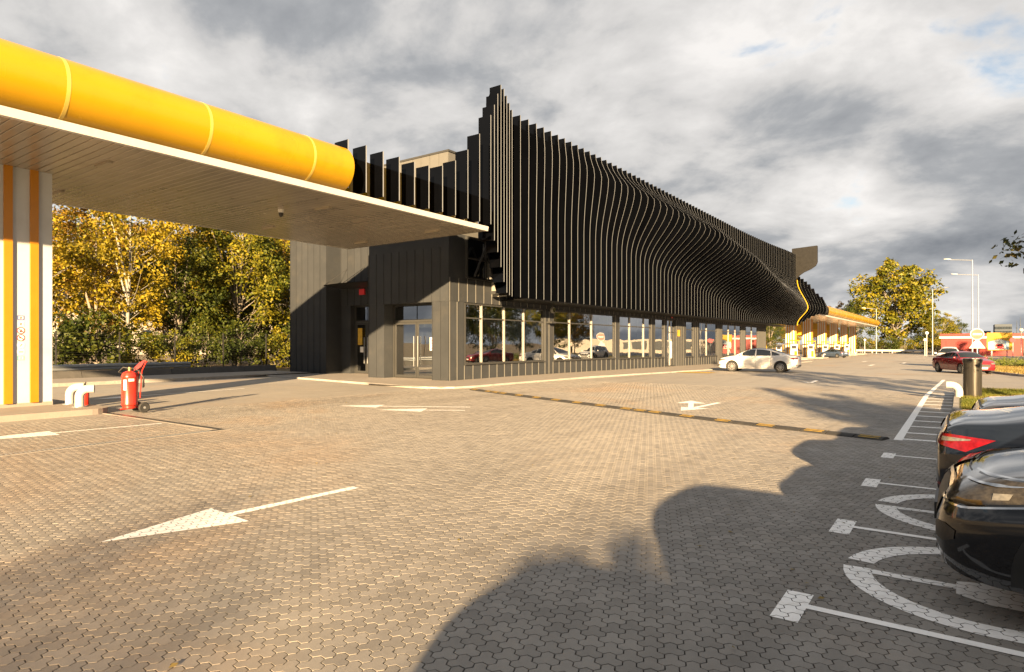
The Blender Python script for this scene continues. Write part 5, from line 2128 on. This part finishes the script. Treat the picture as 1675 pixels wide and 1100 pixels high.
bq([(.3, .2), (4.7, .2), (4.7, 2.4), (2.7, 3.0), (.3, 2.2)], .004, 'picture', 'print_sky')
bq([(.9, .4), (1.3, .4), (1.7, 2.4), (1.3, 2.4)], .008, 'picture_bay', 'print_paleblue')
bq([(4.1, .4), (4.5, .4), (4.1, 2.4), (3.7, 2.4)], .008, 'picture_bay', 'print_paleblue')
bq([(1.7, .4), (3.7, .4), (3.7, 1.1), (3.35, 1.65), (2.05, 1.65), (1.7, 1.1)], .012, 'picture_car', 'print_red')
bq([(2.05, 1.15), (3.35, 1.15), (3.15, 1.52), (2.25, 1.52)], .016, 'picture_windscreen', 'print_black')
bq([(1.8, .75), (2.15, .72), (2.15, .9), (1.8, .95)], .016, 'picture_lamp', 'print_white')
bq([(3.25, .72), (3.6, .75), (3.6, .95), (3.25, .9)], .016, 'picture_lamp', 'print_white')
# red octagon stop sign beside the billboard
ss = empty('stop_sign', (7.1, 132, gz(132)))
tag(ss, 'small dark red octagonal sign at the right side of the billboard', 'road sign')
MB().tube([(7.1, 132, gz(132)), (7.1, 132, 2.9)], .06, 8).build('pole', MATS['galv'], parent=ss)
MB().lathe([(.02, 0), (.42, 0), (.42, .03), (.02, .03)], (7.1, 131.9, 2.3), 8, 'y').build('plate', MATS['print_red'], parent=ss)


# skyline
def tower(x0, x1, y, z, label, depth=20, rows=6, cols=6):
    r = empty('office_tower', ((x0 + x1) / 2, y, -.6))
    tag(r, label, 'building', 'far skyline blocks')
    B(x0, x1, y, y + depth, -.6, z).build('wall', MATS['tower_wall'], parent=r)
    w = (x1 - x0) / cols
    hgt = (z - 4) / rows
    mb = MB().box(0, w * .8, -.4, -.05, 0, hgt * .6)
    proto = None
    for i in range(rows):
        for c in range(cols):
            loc = (x0 - (x0 + x1) / 2 + c * w + w * .1, 0, 4 + i * hgt)
            if proto is None:
                proto = mb.build('window', MATS['tower_glass'], parent=r, local=True)
                proto.location = loc
            else:
                inst('window', proto.data, r, loc)


tower(23, 34, 640, 17.5, 'grey glazed office block on the skyline above the billboard', 30, 4, 6)
tower(12, 21, 660, 12.5, 'lower grey block on the skyline left of the glazed office', 30, 3, 6)
tower(-20.5, -15.8, 560, 27, 'slim grey tower on the skyline behind the second lamp post', 12, 8, 3)
tower(-2.5, 1.5, 620, 13.5, 'small grey block on the skyline right of the small tree', 20, 3, 3)
tower(36, 48, 655, 11, 'wide low block on the skyline right of the glazed office', 20, 2, 6)
for k, (x, h) in enumerate([(34.6, 19), (36.6, 22)]):
    ch = empty('chimney_mast', (x, 600, -.6))
    tag(ch, ['thin mast on the skyline, left of two', 'thin mast on the skyline, right of two'][k], 'mast', 'skyline masts')
    MB().tube([(x, 600, -.6), (x, 600, h * .7), (x, 600, h)], [.35, .25, .1], 8).build('shaft', MATS['tower_wall'], parent=ch)
    for z in (h * .5, h * .7):
        MB().lathe([(.6, 0), (.6, .4), (.4, .5)], (x, 600, z), 8).build('platform', MATS['tower_wall'], parent=ch)

# ================================================================== VEHICLES
SEDAN = dict(
    x=[-2.28, -2.26, -2.20, -2.08, -1.85, -1.55, -1.15, -.7, -.2, .3, .62, .95, 1.2, 1.5, 1.8, 2.0, 2.14, 2.22, 2.25],
    top=[.62, .84, .96, 1.00, 1.02, 1.08, 1.24, 1.36, 1.41, 1.39, 1.30, 1.12, .99, .94, .88, .82, .74, .62, .50],
    bot=[.45, .33, .27, .24, .22, .2, .2, .19, .19, .19, .19, .19, .19, .19, .20, .21, .23, .27, .36],
    W=[.62, .74, .80, .84, .87, .885, .89, .89, .89, .89, .89, .885, .88, .87, .85, .81, .73, .62, .48],
    belt=[.6, .80, .90, .93, .94, .94, .94, .93, .92, .91, .90, .88, .87, .85, .80, .75, .68, .58, .46],
    wheels=(1.36, -1.36), r=.315, side='sedan')
SUV = dict(
    x=[-2.16, -2.15, -2.10, -2.0, -1.85, -1.5, -1.1, -.6, -.1, .3, .6, .85, 1.1, 1.4, 1.7, 1.95, 2.10, 2.19, 2.23],
    top=[.75, .98, 1.18, 1.40, 1.50, 1.55, 1.57, 1.58, 1.57, 1.53, 1.43, 1.25, 1.05, 1.0, .95, .89, .82, .72, .60],
    bot=[.5, .36, .3, .27, .25, .24, .23, .22, .22, .22, .22, .22, .22, .22, .23, .24, .26, .30, .40],
    W=[.70, .78, .82, .85, .87, .885, .89, .89, .89, .89, .89, .89, .885, .88, .86, .82, .75, .66, .54],
    belt=[.72, .90, .96, .98, .99, .99, .98, .97, .96, .95, .94, .93, .93, .91, .87, .82, .76, .67, .56],
    wheels=(1.38, -1.34), r=.345, side='suv')

VAN = dict(
    x=[-2.14, -2.13, -2.11, -2.06, -1.9, -1.5, -1.1, -.6, -.1, .3, .6, .85, 1.1, 1.4, 1.7, 1.95, 2.10, 2.19, 2.23],
    top=[1.0, 1.30, 1.46, 1.53, 1.57, 1.58, 1.58, 1.58, 1.57, 1.55, 1.47, 1.28, 1.08, 1.02, .97, .91, .84, .74, .62],
    bot=[.5, .36, .3, .27, .25, .24, .23, .22, .22, .22, .22, .22, .22, .22, .23, .24, .26, .30, .40],
    W=[.84, .86, .87, .88, .89, .89, .89, .89, .89, .89, .89, .89, .885, .88, .86, .82, .75, .66, .54],
    belt=[.72, .90, .96, .98, .99, .99, .98, .97, .96, .95, .94, .93, .93, .91, .87, .82, .76, .67, .56],
    wheels=(1.38, -1.34), r=.345, side='van', slope=.16)


def car_body(P, n_st=96, n_lo=16, n_up=12):
    x = np.array(P['x'])
    u = np.linspace(0, 1, n_st)
    xs_ = x[0] + (x[-1] - x[0]) * (.5 - .5 * np.cos(PI * (u * .96 + .02))) * 1.0
    xs_ = x[0] + (x[-1] - x[0]) * (xs_ - xs_[0]) / (xs_[-1] - xs_[0])

    def ip(k):
        fx = np.linspace(x[0], x[-1], 600)
        v = np.interp(fx, x, P[k])
        ker = np.hanning(23)
        ker /= ker.sum()
        vp = np.pad(v, 11, mode='edge')
        v2 = np.convolve(vp, ker, 'valid')
        wgt = np.clip(np.minimum(fx - x[0], x[-1] - fx) / .12, 0, 1)
        return np.interp(xs_, fx, v2 * wgt + v * (1 - wgt))
    top, bot, W, belt = ip('top'), ip('bot'), ip('W'), ip('belt')
    gl_t = np.array([0, .12, .30, .5, .72, .88, 1.0])
    gl_g = np.array([.90, .955, .985, 1.0, .99, .965, .935])
    rings = []
    for i in range(n_st):
        zb, zt, w, bl = bot[i], top[i], W[i], min(belt[i], top[i] - .01)
        over = max(0.0, zt - bl)
        crown = min(.10, .045 + over * .12) if over > .15 else max(.012, over * .8)
        ze = zt - crown
        pts = []
        ztop_lo = min(ze, bl)
        for t in np.linspace(0, 1, n_lo):
            z = zb + (ztop_lo - zb) * t
            tt = (z - zb) / max(1e-3, bl - zb)
            pts.append((w * float(np.interp(tt, gl_t, gl_g)), z))
        ye = pts[-1][0]
        if ze > bl + 1e-4:
            slope = P.get('slope', .62)
            for t in np.linspace(0, 1, 7)[1:]:
                z = bl + (ze - bl) * t
                pts.append((ye - slope * (z - bl) - .012 * min(1, t * 5), z))
            ye2 = pts[-1][0]
        else:
            for t in np.linspace(0, 1, 7)[1:]:
                pts.append((ye * (1 - .004 * t), ze + .0005 * t))
            ye2 = pts[-1][0]
        for a in np.linspace(0, PI / 2, n_up)[1:]:
            pts.append((ye2 * (math.cos(a) ** .75), ze + crown * (math.sin(a) ** .9)))
        rings.append([(xs_[i], p[0], p[1]) for p in pts])
    m = len(rings[0])
    mb = MB()
    full = []
    for r in rings:
        L = [(r[0][0], 0.0, r[0][2])] + r
        full.append(L + [(p[0], -p[1], p[2]) for p in reversed(r[:-1])])
    n = len(full[0])
    mb.grid([f + [f[0]] for f in full])
    # end caps
    for e, f in ((0, full[0]), (-1, full[-1])):
        c = (f[0][0], 0, np.mean([p[2] for p in f]))
        b = len(mb.v)
        mb.v.append(c)
        mb.v.extend(f)
        for k in range(n):
            mb.f.append((b, b + 1 + k, b + 1 + (k + 1) % n))
            mb.m.append(0)
    return mb


_body_cache = {}


def get_body(P):
    k = P['side']
    if k not in _body_cache:
        mb = car_body(P)
        me = bpy.data.meshes.new('tmp_body')
        me.from_pydata(mb.v, [], mb.f)
        bm = bmesh.new()
        bm.from_mesh(me)
        bmesh.ops.remove_doubles(bm, verts=bm.verts, dist=1e-4)
        bmesh.ops.recalc_face_normals(bm, faces=bm.faces)
        bvh = BVHTree.FromBMesh(bm)
        bm.to_mesh(me)
        bm.free()
        # cut the wheel arches
        o = bpy.data.objects.new('tmp_body', me)
        COL.objects.link(o)
        cut = MB()
        for xw in P['wheels']:
            for s in (-1, 1):
                cut.lathe([(P['r'] + .055, s * .55 if s > 0 else -1.2), (P['r'] + .055, 1.2 if s > 0 else -.55)], (xw, 0, P['r'] + .005), 40, 'y')
        co = cut.build('tmp_cut', MATS['trim'], recalc=True)
        md = o.modifiers.new('b', 'BOOLEAN')
        md.object = co
        md.operation = 'DIFFERENCE'
        md.solver = 'EXACT'
        dg = bpy.context.evaluated_depsgraph_get()
        me2 = bpy.data.meshes.new_from_object(o.evaluated_get(dg))
        me2.materials.clear()
        bpy.data.objects.remove(o)
        bpy.data.objects.remove(co)
        set_smooth(me2, 38)
        _body_cache[k] = (me2, bvh)
    return _body_cache[k]


def decal(bvh, P0, P1, direction, off=.006, nu=10, nv=5, thick=True):
    """patch between two curves (lists of 3-D points), dropped onto the body along a direction"""
    d = Vector(direction).normalized()

    def resample(C, n):
        C = [Vector(c) for c in C]
        L = [0]
        for a, b in zip(C, C[1:]):
            L.append(L[-1] + (b - a).length)
        out = []
        for i in range(n):
            s = L[-1] * i / (n - 1)
            for j in range(len(C) - 1):
                if s <= L[j + 1] + 1e-9:
                    t = (s - L[j]) / max(1e-9, L[j + 1] - L[j])
                    out.append(C[j].lerp(C[j + 1], t))
                    break
        return out
    A, Bc = resample(P0, nu), resample(P1, nu)
    rows = []
    for j in range(nv):
        t = j / (nv - 1)
        row = []
        for a, b in zip(A, Bc):
            p = a.lerp(b, t)
            hit, nrm, _, _ = bvh.ray_cast(p - d * 3, d)
            if hit is None:
                hit, nrm, _, _ = bvh.find_nearest(p)
            if nrm.dot(d) > 0:
                nrm = -nrm
            row.append(tuple(hit + nrm * off))
        rows.append(row)
    return rows


def car(name, label, kind, loc, heading, paint, group='cars', scale=.95, detail='side', dz=0):
    P = {'sedan': SEDAN, 'suv': SUV, 'van': VAN}[kind]
    me0, bvh = get_body(P)
    root = empty(name, (loc[0], loc[1], gz(loc[1]) + dz), heading)
    root.scale = (scale, scale, scale)
    tag(root, label, 'car', group)
    me = me0.copy()
    me.materials.append(MATS[paint])
    body = bpy.data.objects.new('body', me)
    COL.objects.link(body)
    body.parent = root

    def dec(nm, P0, P1, d, mat, par=body, off=.006, nu=10, nv=5, mirror=False):
        mb = MB()
        rows = decal(bvh, P0, P1, d, off, nu, nv)
        mb.grid(rows)
        o = mb.build(nm, MATS[mat], parent=par, local=True, smooth=60, recalc=False)
        if mirror:
            mb = MB()
            mb.grid([[(p[0], -p[1], p[2]) for p in r] for r in rows])
            mb.build(nm, MATS[mat], parent=par, local=True, smooth=60, recalc=False)
        return o
    DY = (0, -1, 0)

    def side(nm, top, bot_, mat, **kw):
        return dec(nm, [(a, 1, b) for a, b in top], [(a, 1, b) for a, b in bot_], DY, mat, mirror=True, **kw)
    if kind == 'sedan':
        side('front_window', [(.74, 1.16), (.45, 1.29), (.05, 1.325)], [(.86, .945), (.45, .945), (.05, .955)], 'car_glass', off=.004)
        side('rear_window', [(-.02, 1.325), (-.4, 1.315), (-.78, 1.25)], [(-.02, .955), (-.4, .96), (-.82, .97)], 'car_glass', off=.004)
        side('quarter_window', [(-.84, 1.235), (-1.05, 1.16), (-1.30, 1.045)], [(-.88, .975), (-1.05, .98), (-1.32, 1.0)], 'car_glass', off=.004)
        dec('windscreen', [(.50, .56, 2), (.46, 0, 2), (.50, -.56, 2)], [(1.10, .70, 2), (1.17, 0, 2), (1.10, -.70, 2)], (0, 0, -1), 'car_glass', nu=14, nv=8)
        dec('rear_screen', [(-.82, .52, 2), (-.80, 0, 2), (-.82, -.52, 2)], [(-1.46, .62, 2), (-1.56, 0, 2), (-1.46, -.62, 2)], (0, 0, -1), 'car_glass', nu=14, nv=8)
        hx, tx = 2.0, -2.12
        for s in (1, -1):
            dec('headlight', [(2.18, .46 * s, .70), (2.0, .72 * s, .735), (1.72, .86 * s, .775)], [(2.2, .46 * s, .61), (2.06, .70 * s, .62), (1.80, .86 * s, .69)], (-.62, -.78 * s, 0), 'lens', nv=4)
            t = dec('taillight', [(-2.22, .52 * s, .875), (-2.12, .73 * s, .875), (-1.88, .88 * s, .85)], [(-2.24, .52 * s, .795), (-2.16, .72 * s, .765), (-2.05, .82 * s, .735)], (.62, -.78 * s, 0), 'tail_red', nu=14, nv=6, off=.012)
            dec('light_bar', [(-2.16, .66 * s, .850), (-2.11, .74 * s, .848), (-2.02, .82 * s, .842)], [(-2.17, .66 * s, .81), (-2.12, .74 * s, .815), (-2.03, .82 * s, .832)], (.62, -.78 * s, 0), 'lens', par=t, nu=10, nv=3, off=.018)
            dec('reflector', [(-2.22, .60 * s, .43), (-2.12, .74 * s, .43)], [(-2.22, .60 * s, .405), (-2.12, .74 * s, .405)], (.75, -.66 * s, 0), 'tail_red', nv=2, nu=5)
        dec('grille', [(2.3, .42, .60), (2.3, 0, .62), (2.3, -.42, .60)], [(2.3, .34, .40), (2.3, 0, .38), (2.3, -.34, .40)], (-1, 0, 0), 'trim', nu=12)
        dec('licence_plate', [(2.4, .24, .44), (2.4, -.24, .44)], [(2.4, .24, .34), (2.4, -.24, .34)], (-1, 0, 0), 'print_white', off=.02, nu=6, nv=2)
        dec('licence_plate', [(-2.4, .24, .78), (-2.4, -.24, .78)], [(-2.4, .24, .67), (-2.4, -.24, .67)], (1, 0, 0), 'print_white', off=.02, nu=6, nv=2)
        dec('rear_valance', [(-2.4, .7, .42), (-2.4, 0, .44), (-2.4, -.7, .42)], [(-2.4, .66, .30), (-2.4, 0, .30), (-2.4, -.66, .30)], (1, 0, 0), 'trim', nu=14, nv=3)
        dec('boot_seam', [(-2.4, .66, .945), (-2.4, .2, .955), (-2.4, -.2, .955), (-2.4, -.66, .945)], [(-2.4, .66, .93), (-2.4, .2, .94), (-2.4, -.2, .94), (-2.4, -.66, .93)], (1, 0, 0), 'trim', nu=18, nv=2, off=.004)
        for s in (1, -1):
            dec('fog_light', [(2.15, .60 * s, .42), (2.0, .76 * s, .42)], [(2.15, .60 * s, .34), (2.0, .76 * s, .35)], (-.7, -.7 * s, 0), 'trim', nu=6, nv=3)
        seams = [(.88, .30, .93), (.02, .26, .94), (-.84, .36, .95)]
        hz = .80
        hand = [(.12, hz), (-.74, hz + .015)]
    else:
        side('front_window', [(.62, 1.30), (.4, 1.42), (.02, 1.47)], [(.82, .985), (.4, .985), (.02, .99)], 'car_glass', off=.004)
        side('rear_window', [(-.05, 1.475), (-.5, 1.475), (-.92, 1.45)], [(-.05, .99), (-.5, 1.0), (-.95, 1.01)], 'car_glass', off=.004)
        side('quarter_window', [(-1.0, 1.44), (-1.3, 1.42), (-1.6, 1.36)], [(-1.03, 1.02), (-1.3, 1.04), (-1.66, 1.14)], 'car_glass', off=.004)
        dec('windscreen', [(.52, .56, 3), (.48, 0, 3), (.52, -.56, 3)], [(1.02, .72, 3), (1.10, 0, 3), (1.02, -.72, 3)], (0, 0, -1), 'car_glass', nu=14, nv=8)
        dec('rear_screen', [(-3, .55, 1.40), (-3, 0, 1.42), (-3, -.55, 1.40)], [(-3, .62, 1.10), (-3, 0, 1.08), (-3, -.62, 1.10)], (1, 0, 0), 'car_glass', nu=14, nv=6)
        for s in (1, -1):
            hl = dec('headlight', [(2.13, .40 * s, .855), (1.98, .70 * s, .875), (1.62, .875 * s, .895)], [(2.17, .42 * s, .73), (2.04, .68 * s, .715), (1.82, .85 * s, .775)], (-.62, -.78 * s, 0), 'lens_clear', nu=16, nv=6, off=.012)
            dec('running_light', [(2.10, .52 * s, .838), (1.95, .72 * s, .852), (1.68, .872 * s, .880)], [(2.10, .52 * s, .830), (1.95, .72 * s, .842), (1.70, .868 * s, .868)], (-.62, -.78 * s, 0), 'chrome', par=hl, nu=14, nv=2, off=.018)
            dec('light_lens', [(1.93, .765 * s, .812), (1.86, .812 * s, .822)], [(1.93, .765 * s, .772), (1.875, .812 * s, .785)], (-.62, -.78 * s, 0), 'lens', par=hl, nu=5, nv=4, off=.017)
            dec('light_trim', [(2.17, .42 * s, .722), (2.04, .68 * s, .705), (1.80, .855 * s, .765)], [(2.17, .42 * s, .708), (2.04, .68 * s, .692), (1.79, .858 * s, .755)], (-.62, -.78 * s, 0), 'chrome', par=hl, nu=14, nv=2, off=.014)
            dec('wing_seam', [(1.60, .88 * s, .885), (1.70, .875 * s, .78), (1.76, .865 * s, .70)], [(1.608, .88 * s, .885), (1.708, .875 * s, .78), (1.768, .865 * s, .70)], (-.3, -.95 * s, 0), 'trim', nu=10, nv=2, off=.003)
            dec('light_edge', [(2.13, .40 * s, .868), (1.98, .70 * s, .888), (1.60, .878 * s, .905)], [(2.13, .40 * s, .862), (1.98, .70 * s, .882), (1.61, .877 * s, .900)], (-.62, -.78 * s, 0), 'chrome', par=hl, nu=16, nv=2, off=.014)
            dec('air_intake', [(2.2, .50 * s, .56), (2.13, .60 * s, .575), (2.07, .67 * s, .545)], [(2.2, .48 * s, .47), (2.13, .59 * s, .455), (2.07, .66 * s, .49)], (-.75, -.66 * s, 0), 'trim', nu=8, nv=4)
            dec('taillight', [(-2.3, .45 * s, 1.02), (-2.1, .80 * s, 1.02), (-1.8, .9 * s, 1.0)], [(-2.3, .45 * s, .92), (-2.1, .80 * s, .88), (-1.9, .88 * s, .88)], (.7, -.7 * s, 0), 'tail_red', nv=4, nu=10)
        dec('grille', [(2.5, .40, .74), (2.5, 0, .76), (2.5, -.40, .74)], [(2.5, .44, .56), (2.5, 0, .54), (2.5, -.44, .56)], (-1, 0, 0), 'trim', nu=14, off=.008)
        dec('grille_trim', [(2.5, .42, .775), (2.5, 0, .79), (2.5, -.42, .775)], [(2.5, .42, .755), (2.5, 0, .77), (2.5, -.42, .755)], (-1, 0, 0), 'chrome', nu=14, off=.014, nv=2)
        dec('lower_grille', [(2.5, .42, .46), (2.5, 0, .47), (2.5, -.42, .46)], [(2.5, .40, .36), (2.5, 0, .36), (2.5, -.40, .36)], (-1, 0, 0), 'trim', nu=14, off=.008)
        dec('skid_plate', [(2.5, .50, .35), (2.5, 0, .35), (2.5, -.50, .35)], [(2.5, .46, .31), (2.5, 0, .30), (2.5, -.46, .31)], (-1, 0, .1), 'chrome', nu=14, off=.012, nv=2)
        B(2.215, 2.25, -.26, .26, .50, .615).build('licence_plate', MATS['trim'], parent=body, local=True)
        dec('licence_plate', [(-2.5, .26, .82), (-2.5, -.26, .82)], [(-2.5, .26, .70), (-2.5, -.26, .70)], (1, 0, 0), 'print_white', off=.02, nu=6, nv=2)
        side('sill_cladding', [(.98, .36), (0, .36), (-.93, .36)], [(.98, .235), (0, .235), (-.93, .235)], 'trim', nu=12, nv=4, off=.012)
        # wheel-arch lips
        for xw in P['wheels']:
            r0, r1 = P['r'] + .055, P['r'] + .135
            ao = [(xw + r1 * math.cos(math.radians(a)), P['r'] + r1 * math.sin(math.radians(a))) for a in range(-8, 189, 14)]
            ai = [(xw + r0 * math.cos(math.radians(a)), P['r'] + r0 * math.sin(math.radians(a))) for a in range(-8, 189, 14)]
            side('arch_cladding', ao, ai, 'trim', nu=24, nv=3, off=.014)
        dec('bonnet_seam', [(1.15, .70, 3), (1.6, .70, 3), (1.95, .60, 3)], [(1.15, .69, 3), (1.6, .69, 3), (1.94, .59, 3)], (0, 0, -1), 'trim', nu=14, nv=2, off=.003)
        dec('bonnet_seam', [(1.15, -.70, 3), (1.6, -.70, 3), (1.95, -.60, 3)], [(1.15, -.69, 3), (1.6, -.69, 3), (1.94, -.59, 3)], (0, 0, -1), 'trim', nu=14, nv=2, off=.003)
        dec('bonnet_seam', [(1.95, .60, 3), (2.03, .35, 3), (2.05, 0, 3), (2.03, -.35, 3), (1.95, -.60, 3)], [(1.94, .59, 3), (2.02, .35, 3), (2.04, 0, 3), (2.02, -.35, 3), (1.94, -.59, 3)], (0, 0, -1), 'trim', nu=20, nv=2, off=.003)
        seams = [(.84, .40, .97), (-.02, .40, .98), (-.97, .52, 1.0)]
        hand = [(.08, .86), (-.86, .88)]
    for (xa, za, zb) in seams:
        side('door_seam', [(xa - .006, zb), (xa - .006, za)], [(xa + .006, zb), (xa + .006, za)], 'trim', nu=10, nv=2, off=.003)
    for (xa, za) in hand:
        for s in (1, -1):
            hit = bvh.ray_cast(Vector((xa, 3 * s, za)), Vector((0, -s, 0)))[0]
            MB().tube([(xa - .10, hit.y + .004 * s, za), (xa - .07, hit.y + .028 * s, za), (xa + .07, hit.y + .028 * s, za), (xa + .10, hit.y + .004 * s, za)], .012, 6).build('door_handle', MATS[paint], parent=body, local=True, smooth=True)
    # mirrors
    mx_, mz = (.80, .98) if kind == 'sedan' else (.78, 1.04)
    for s in (1, -1):
        hit = bvh.ray_cast(Vector((mx_, 3 * s, mz - .03)), Vector((0, -s, 0)))[0]
        mb = MB()
        mb.tube([(mx_ - .04, hit.y + .05 * s, mz + .02), (mx_, hit.y + .09 * s, mz + .02), (mx_ + .03, hit.y + .15 * s, mz + .025), (mx_ + .02, hit.y + .21 * s, mz + .03)], [.035, .075, .075, .045], 10)
        mb.build('wing_mirror', MATS[paint], parent=body, local=True, smooth=50)
    # wheels
    r = P['r']
    for xw in P['wheels']:
        B(xw - r - .05, xw + r + .05, -.56, .56, .18, r + .38).build('wheel_well', MATS['trim'], parent=body, local=True)
        for s in (1, -1):
            yc_ = s * .775
            mb = MB()
            mb.lathe([(r * .66, -.10), (r * .93, -.11), (r, -.08), (r, .08), (r * .93, .11), (r * .66, .10)], (xw, yc_, r), 36, 'y', loop=True)
            ty = mb.build('wheel', MATS['tyre'], parent=root, local=True, smooth=30)
            mb = MB()
            f = s * .085
            mb.lathe([(r * .60, f - s * .05), (r * .67, f - s * .01), (r * .67, f + s * .005), (r * .61, f + s * .008), (r * .59, f - s * .02)], (xw, yc_, r), 36, 'y', loop=True)
            nsp = 10 if kind == 'sedan' else 5
            for k in range(nsp):
                a = 2 * PI * k / nsp + .2
                wd = .035 if nsp == 10 else .06
                ca, sa = math.cos(a), math.sin(a)
                q = []
                for (rr, ww) in ((.05, wd * .8), (r * .61, wd)):
                    for e in (-1, 1):
                        q.append((xw + rr * ca - e * ww * sa * .5, yc_ + f, r + rr * sa + e * ww * ca * .5))
                q2 = [(p[0], p[1] - s * .03, p[2]) for p in q]
                mb.add(q + q2, [(0, 1, 3, 2), (4, 6, 7, 5), (0, 2, 6, 4), (1, 5, 7, 3), (2, 3, 7, 6), (0, 4, 5, 1)])
            mb.lathe([(.0, f), (.06, f), (.06, f + s * .01), (.0, f + s * .012)], (xw, yc_, r), 14, 'y')
            mb.build('rim', MATS['rim'], parent=ty, local=True, smooth=30)
            mb = MB()
            mb.lathe([(.0, f - s * .06), (r * .6, f - s * .06), (r * .6, f - s * .055), (.0, f - s * .055)], (xw, yc_, r), 24, 'y')
            mb.build('brake_disc', MATS['trim'], parent=ty, local=True)
    return root


# parked in the bays on the right
car('parked_suv', 'glossy black SUV parked nose out in the nearest visible bay', 'suv', (2.02, 5.34), PI, 'car_black', 'cars parked in the bays', .96)
car('parked_sedan', 'dark blue-black sedan parked tail out with red tail light', 'sedan', (2.06, 7.50), 0, 'car_blue_black', 'cars parked in the bays', .98)
car('parked_sedan', 'dark grey sedan behind the blue-black one, only its boot showing', 'sedan', (2.35, 9.75), 0, 'car_grey', 'cars parked in the bays', .98)
car('parked_van', 'grey boxy van backed into the bay beside the viewer', 'van', (2.70, 1.02), 0, 'car_grey', 'cars parked in the bays', .97)
car('parked_van', 'silver boxy van backed into the bay behind the viewer', 'van', (2.02, -1.36), 0, 'car_silver', 'cars parked in the bays', .85)
# moving and standing cars further off
car('white_sedan', 'white sedan standing before the far end of the building', 'sedan', (-10.35, 41.4), math.radians(183), 'car_white', 'cars on the drive', 1.05)
car('red_sedan', 'dark red sedan at the island corner behind the litter bin', 'sedan', (0.15, 47.6), math.radians(-63), 'car_red', 'cars on the drive', .95)
car('white_suv', 'white SUV driving this way behind the red sedan', 'suv', (-.75, 66.0), math.radians(-90), 'car_white', 'cars on the drive', 1.05)
car('blue_sedan', 'grey-blue sedan standing between the far canopy columns', 'sedan', (-16.6, 112.5), math.radians(150), 'car_blue', 'cars on the drive', 1.0)
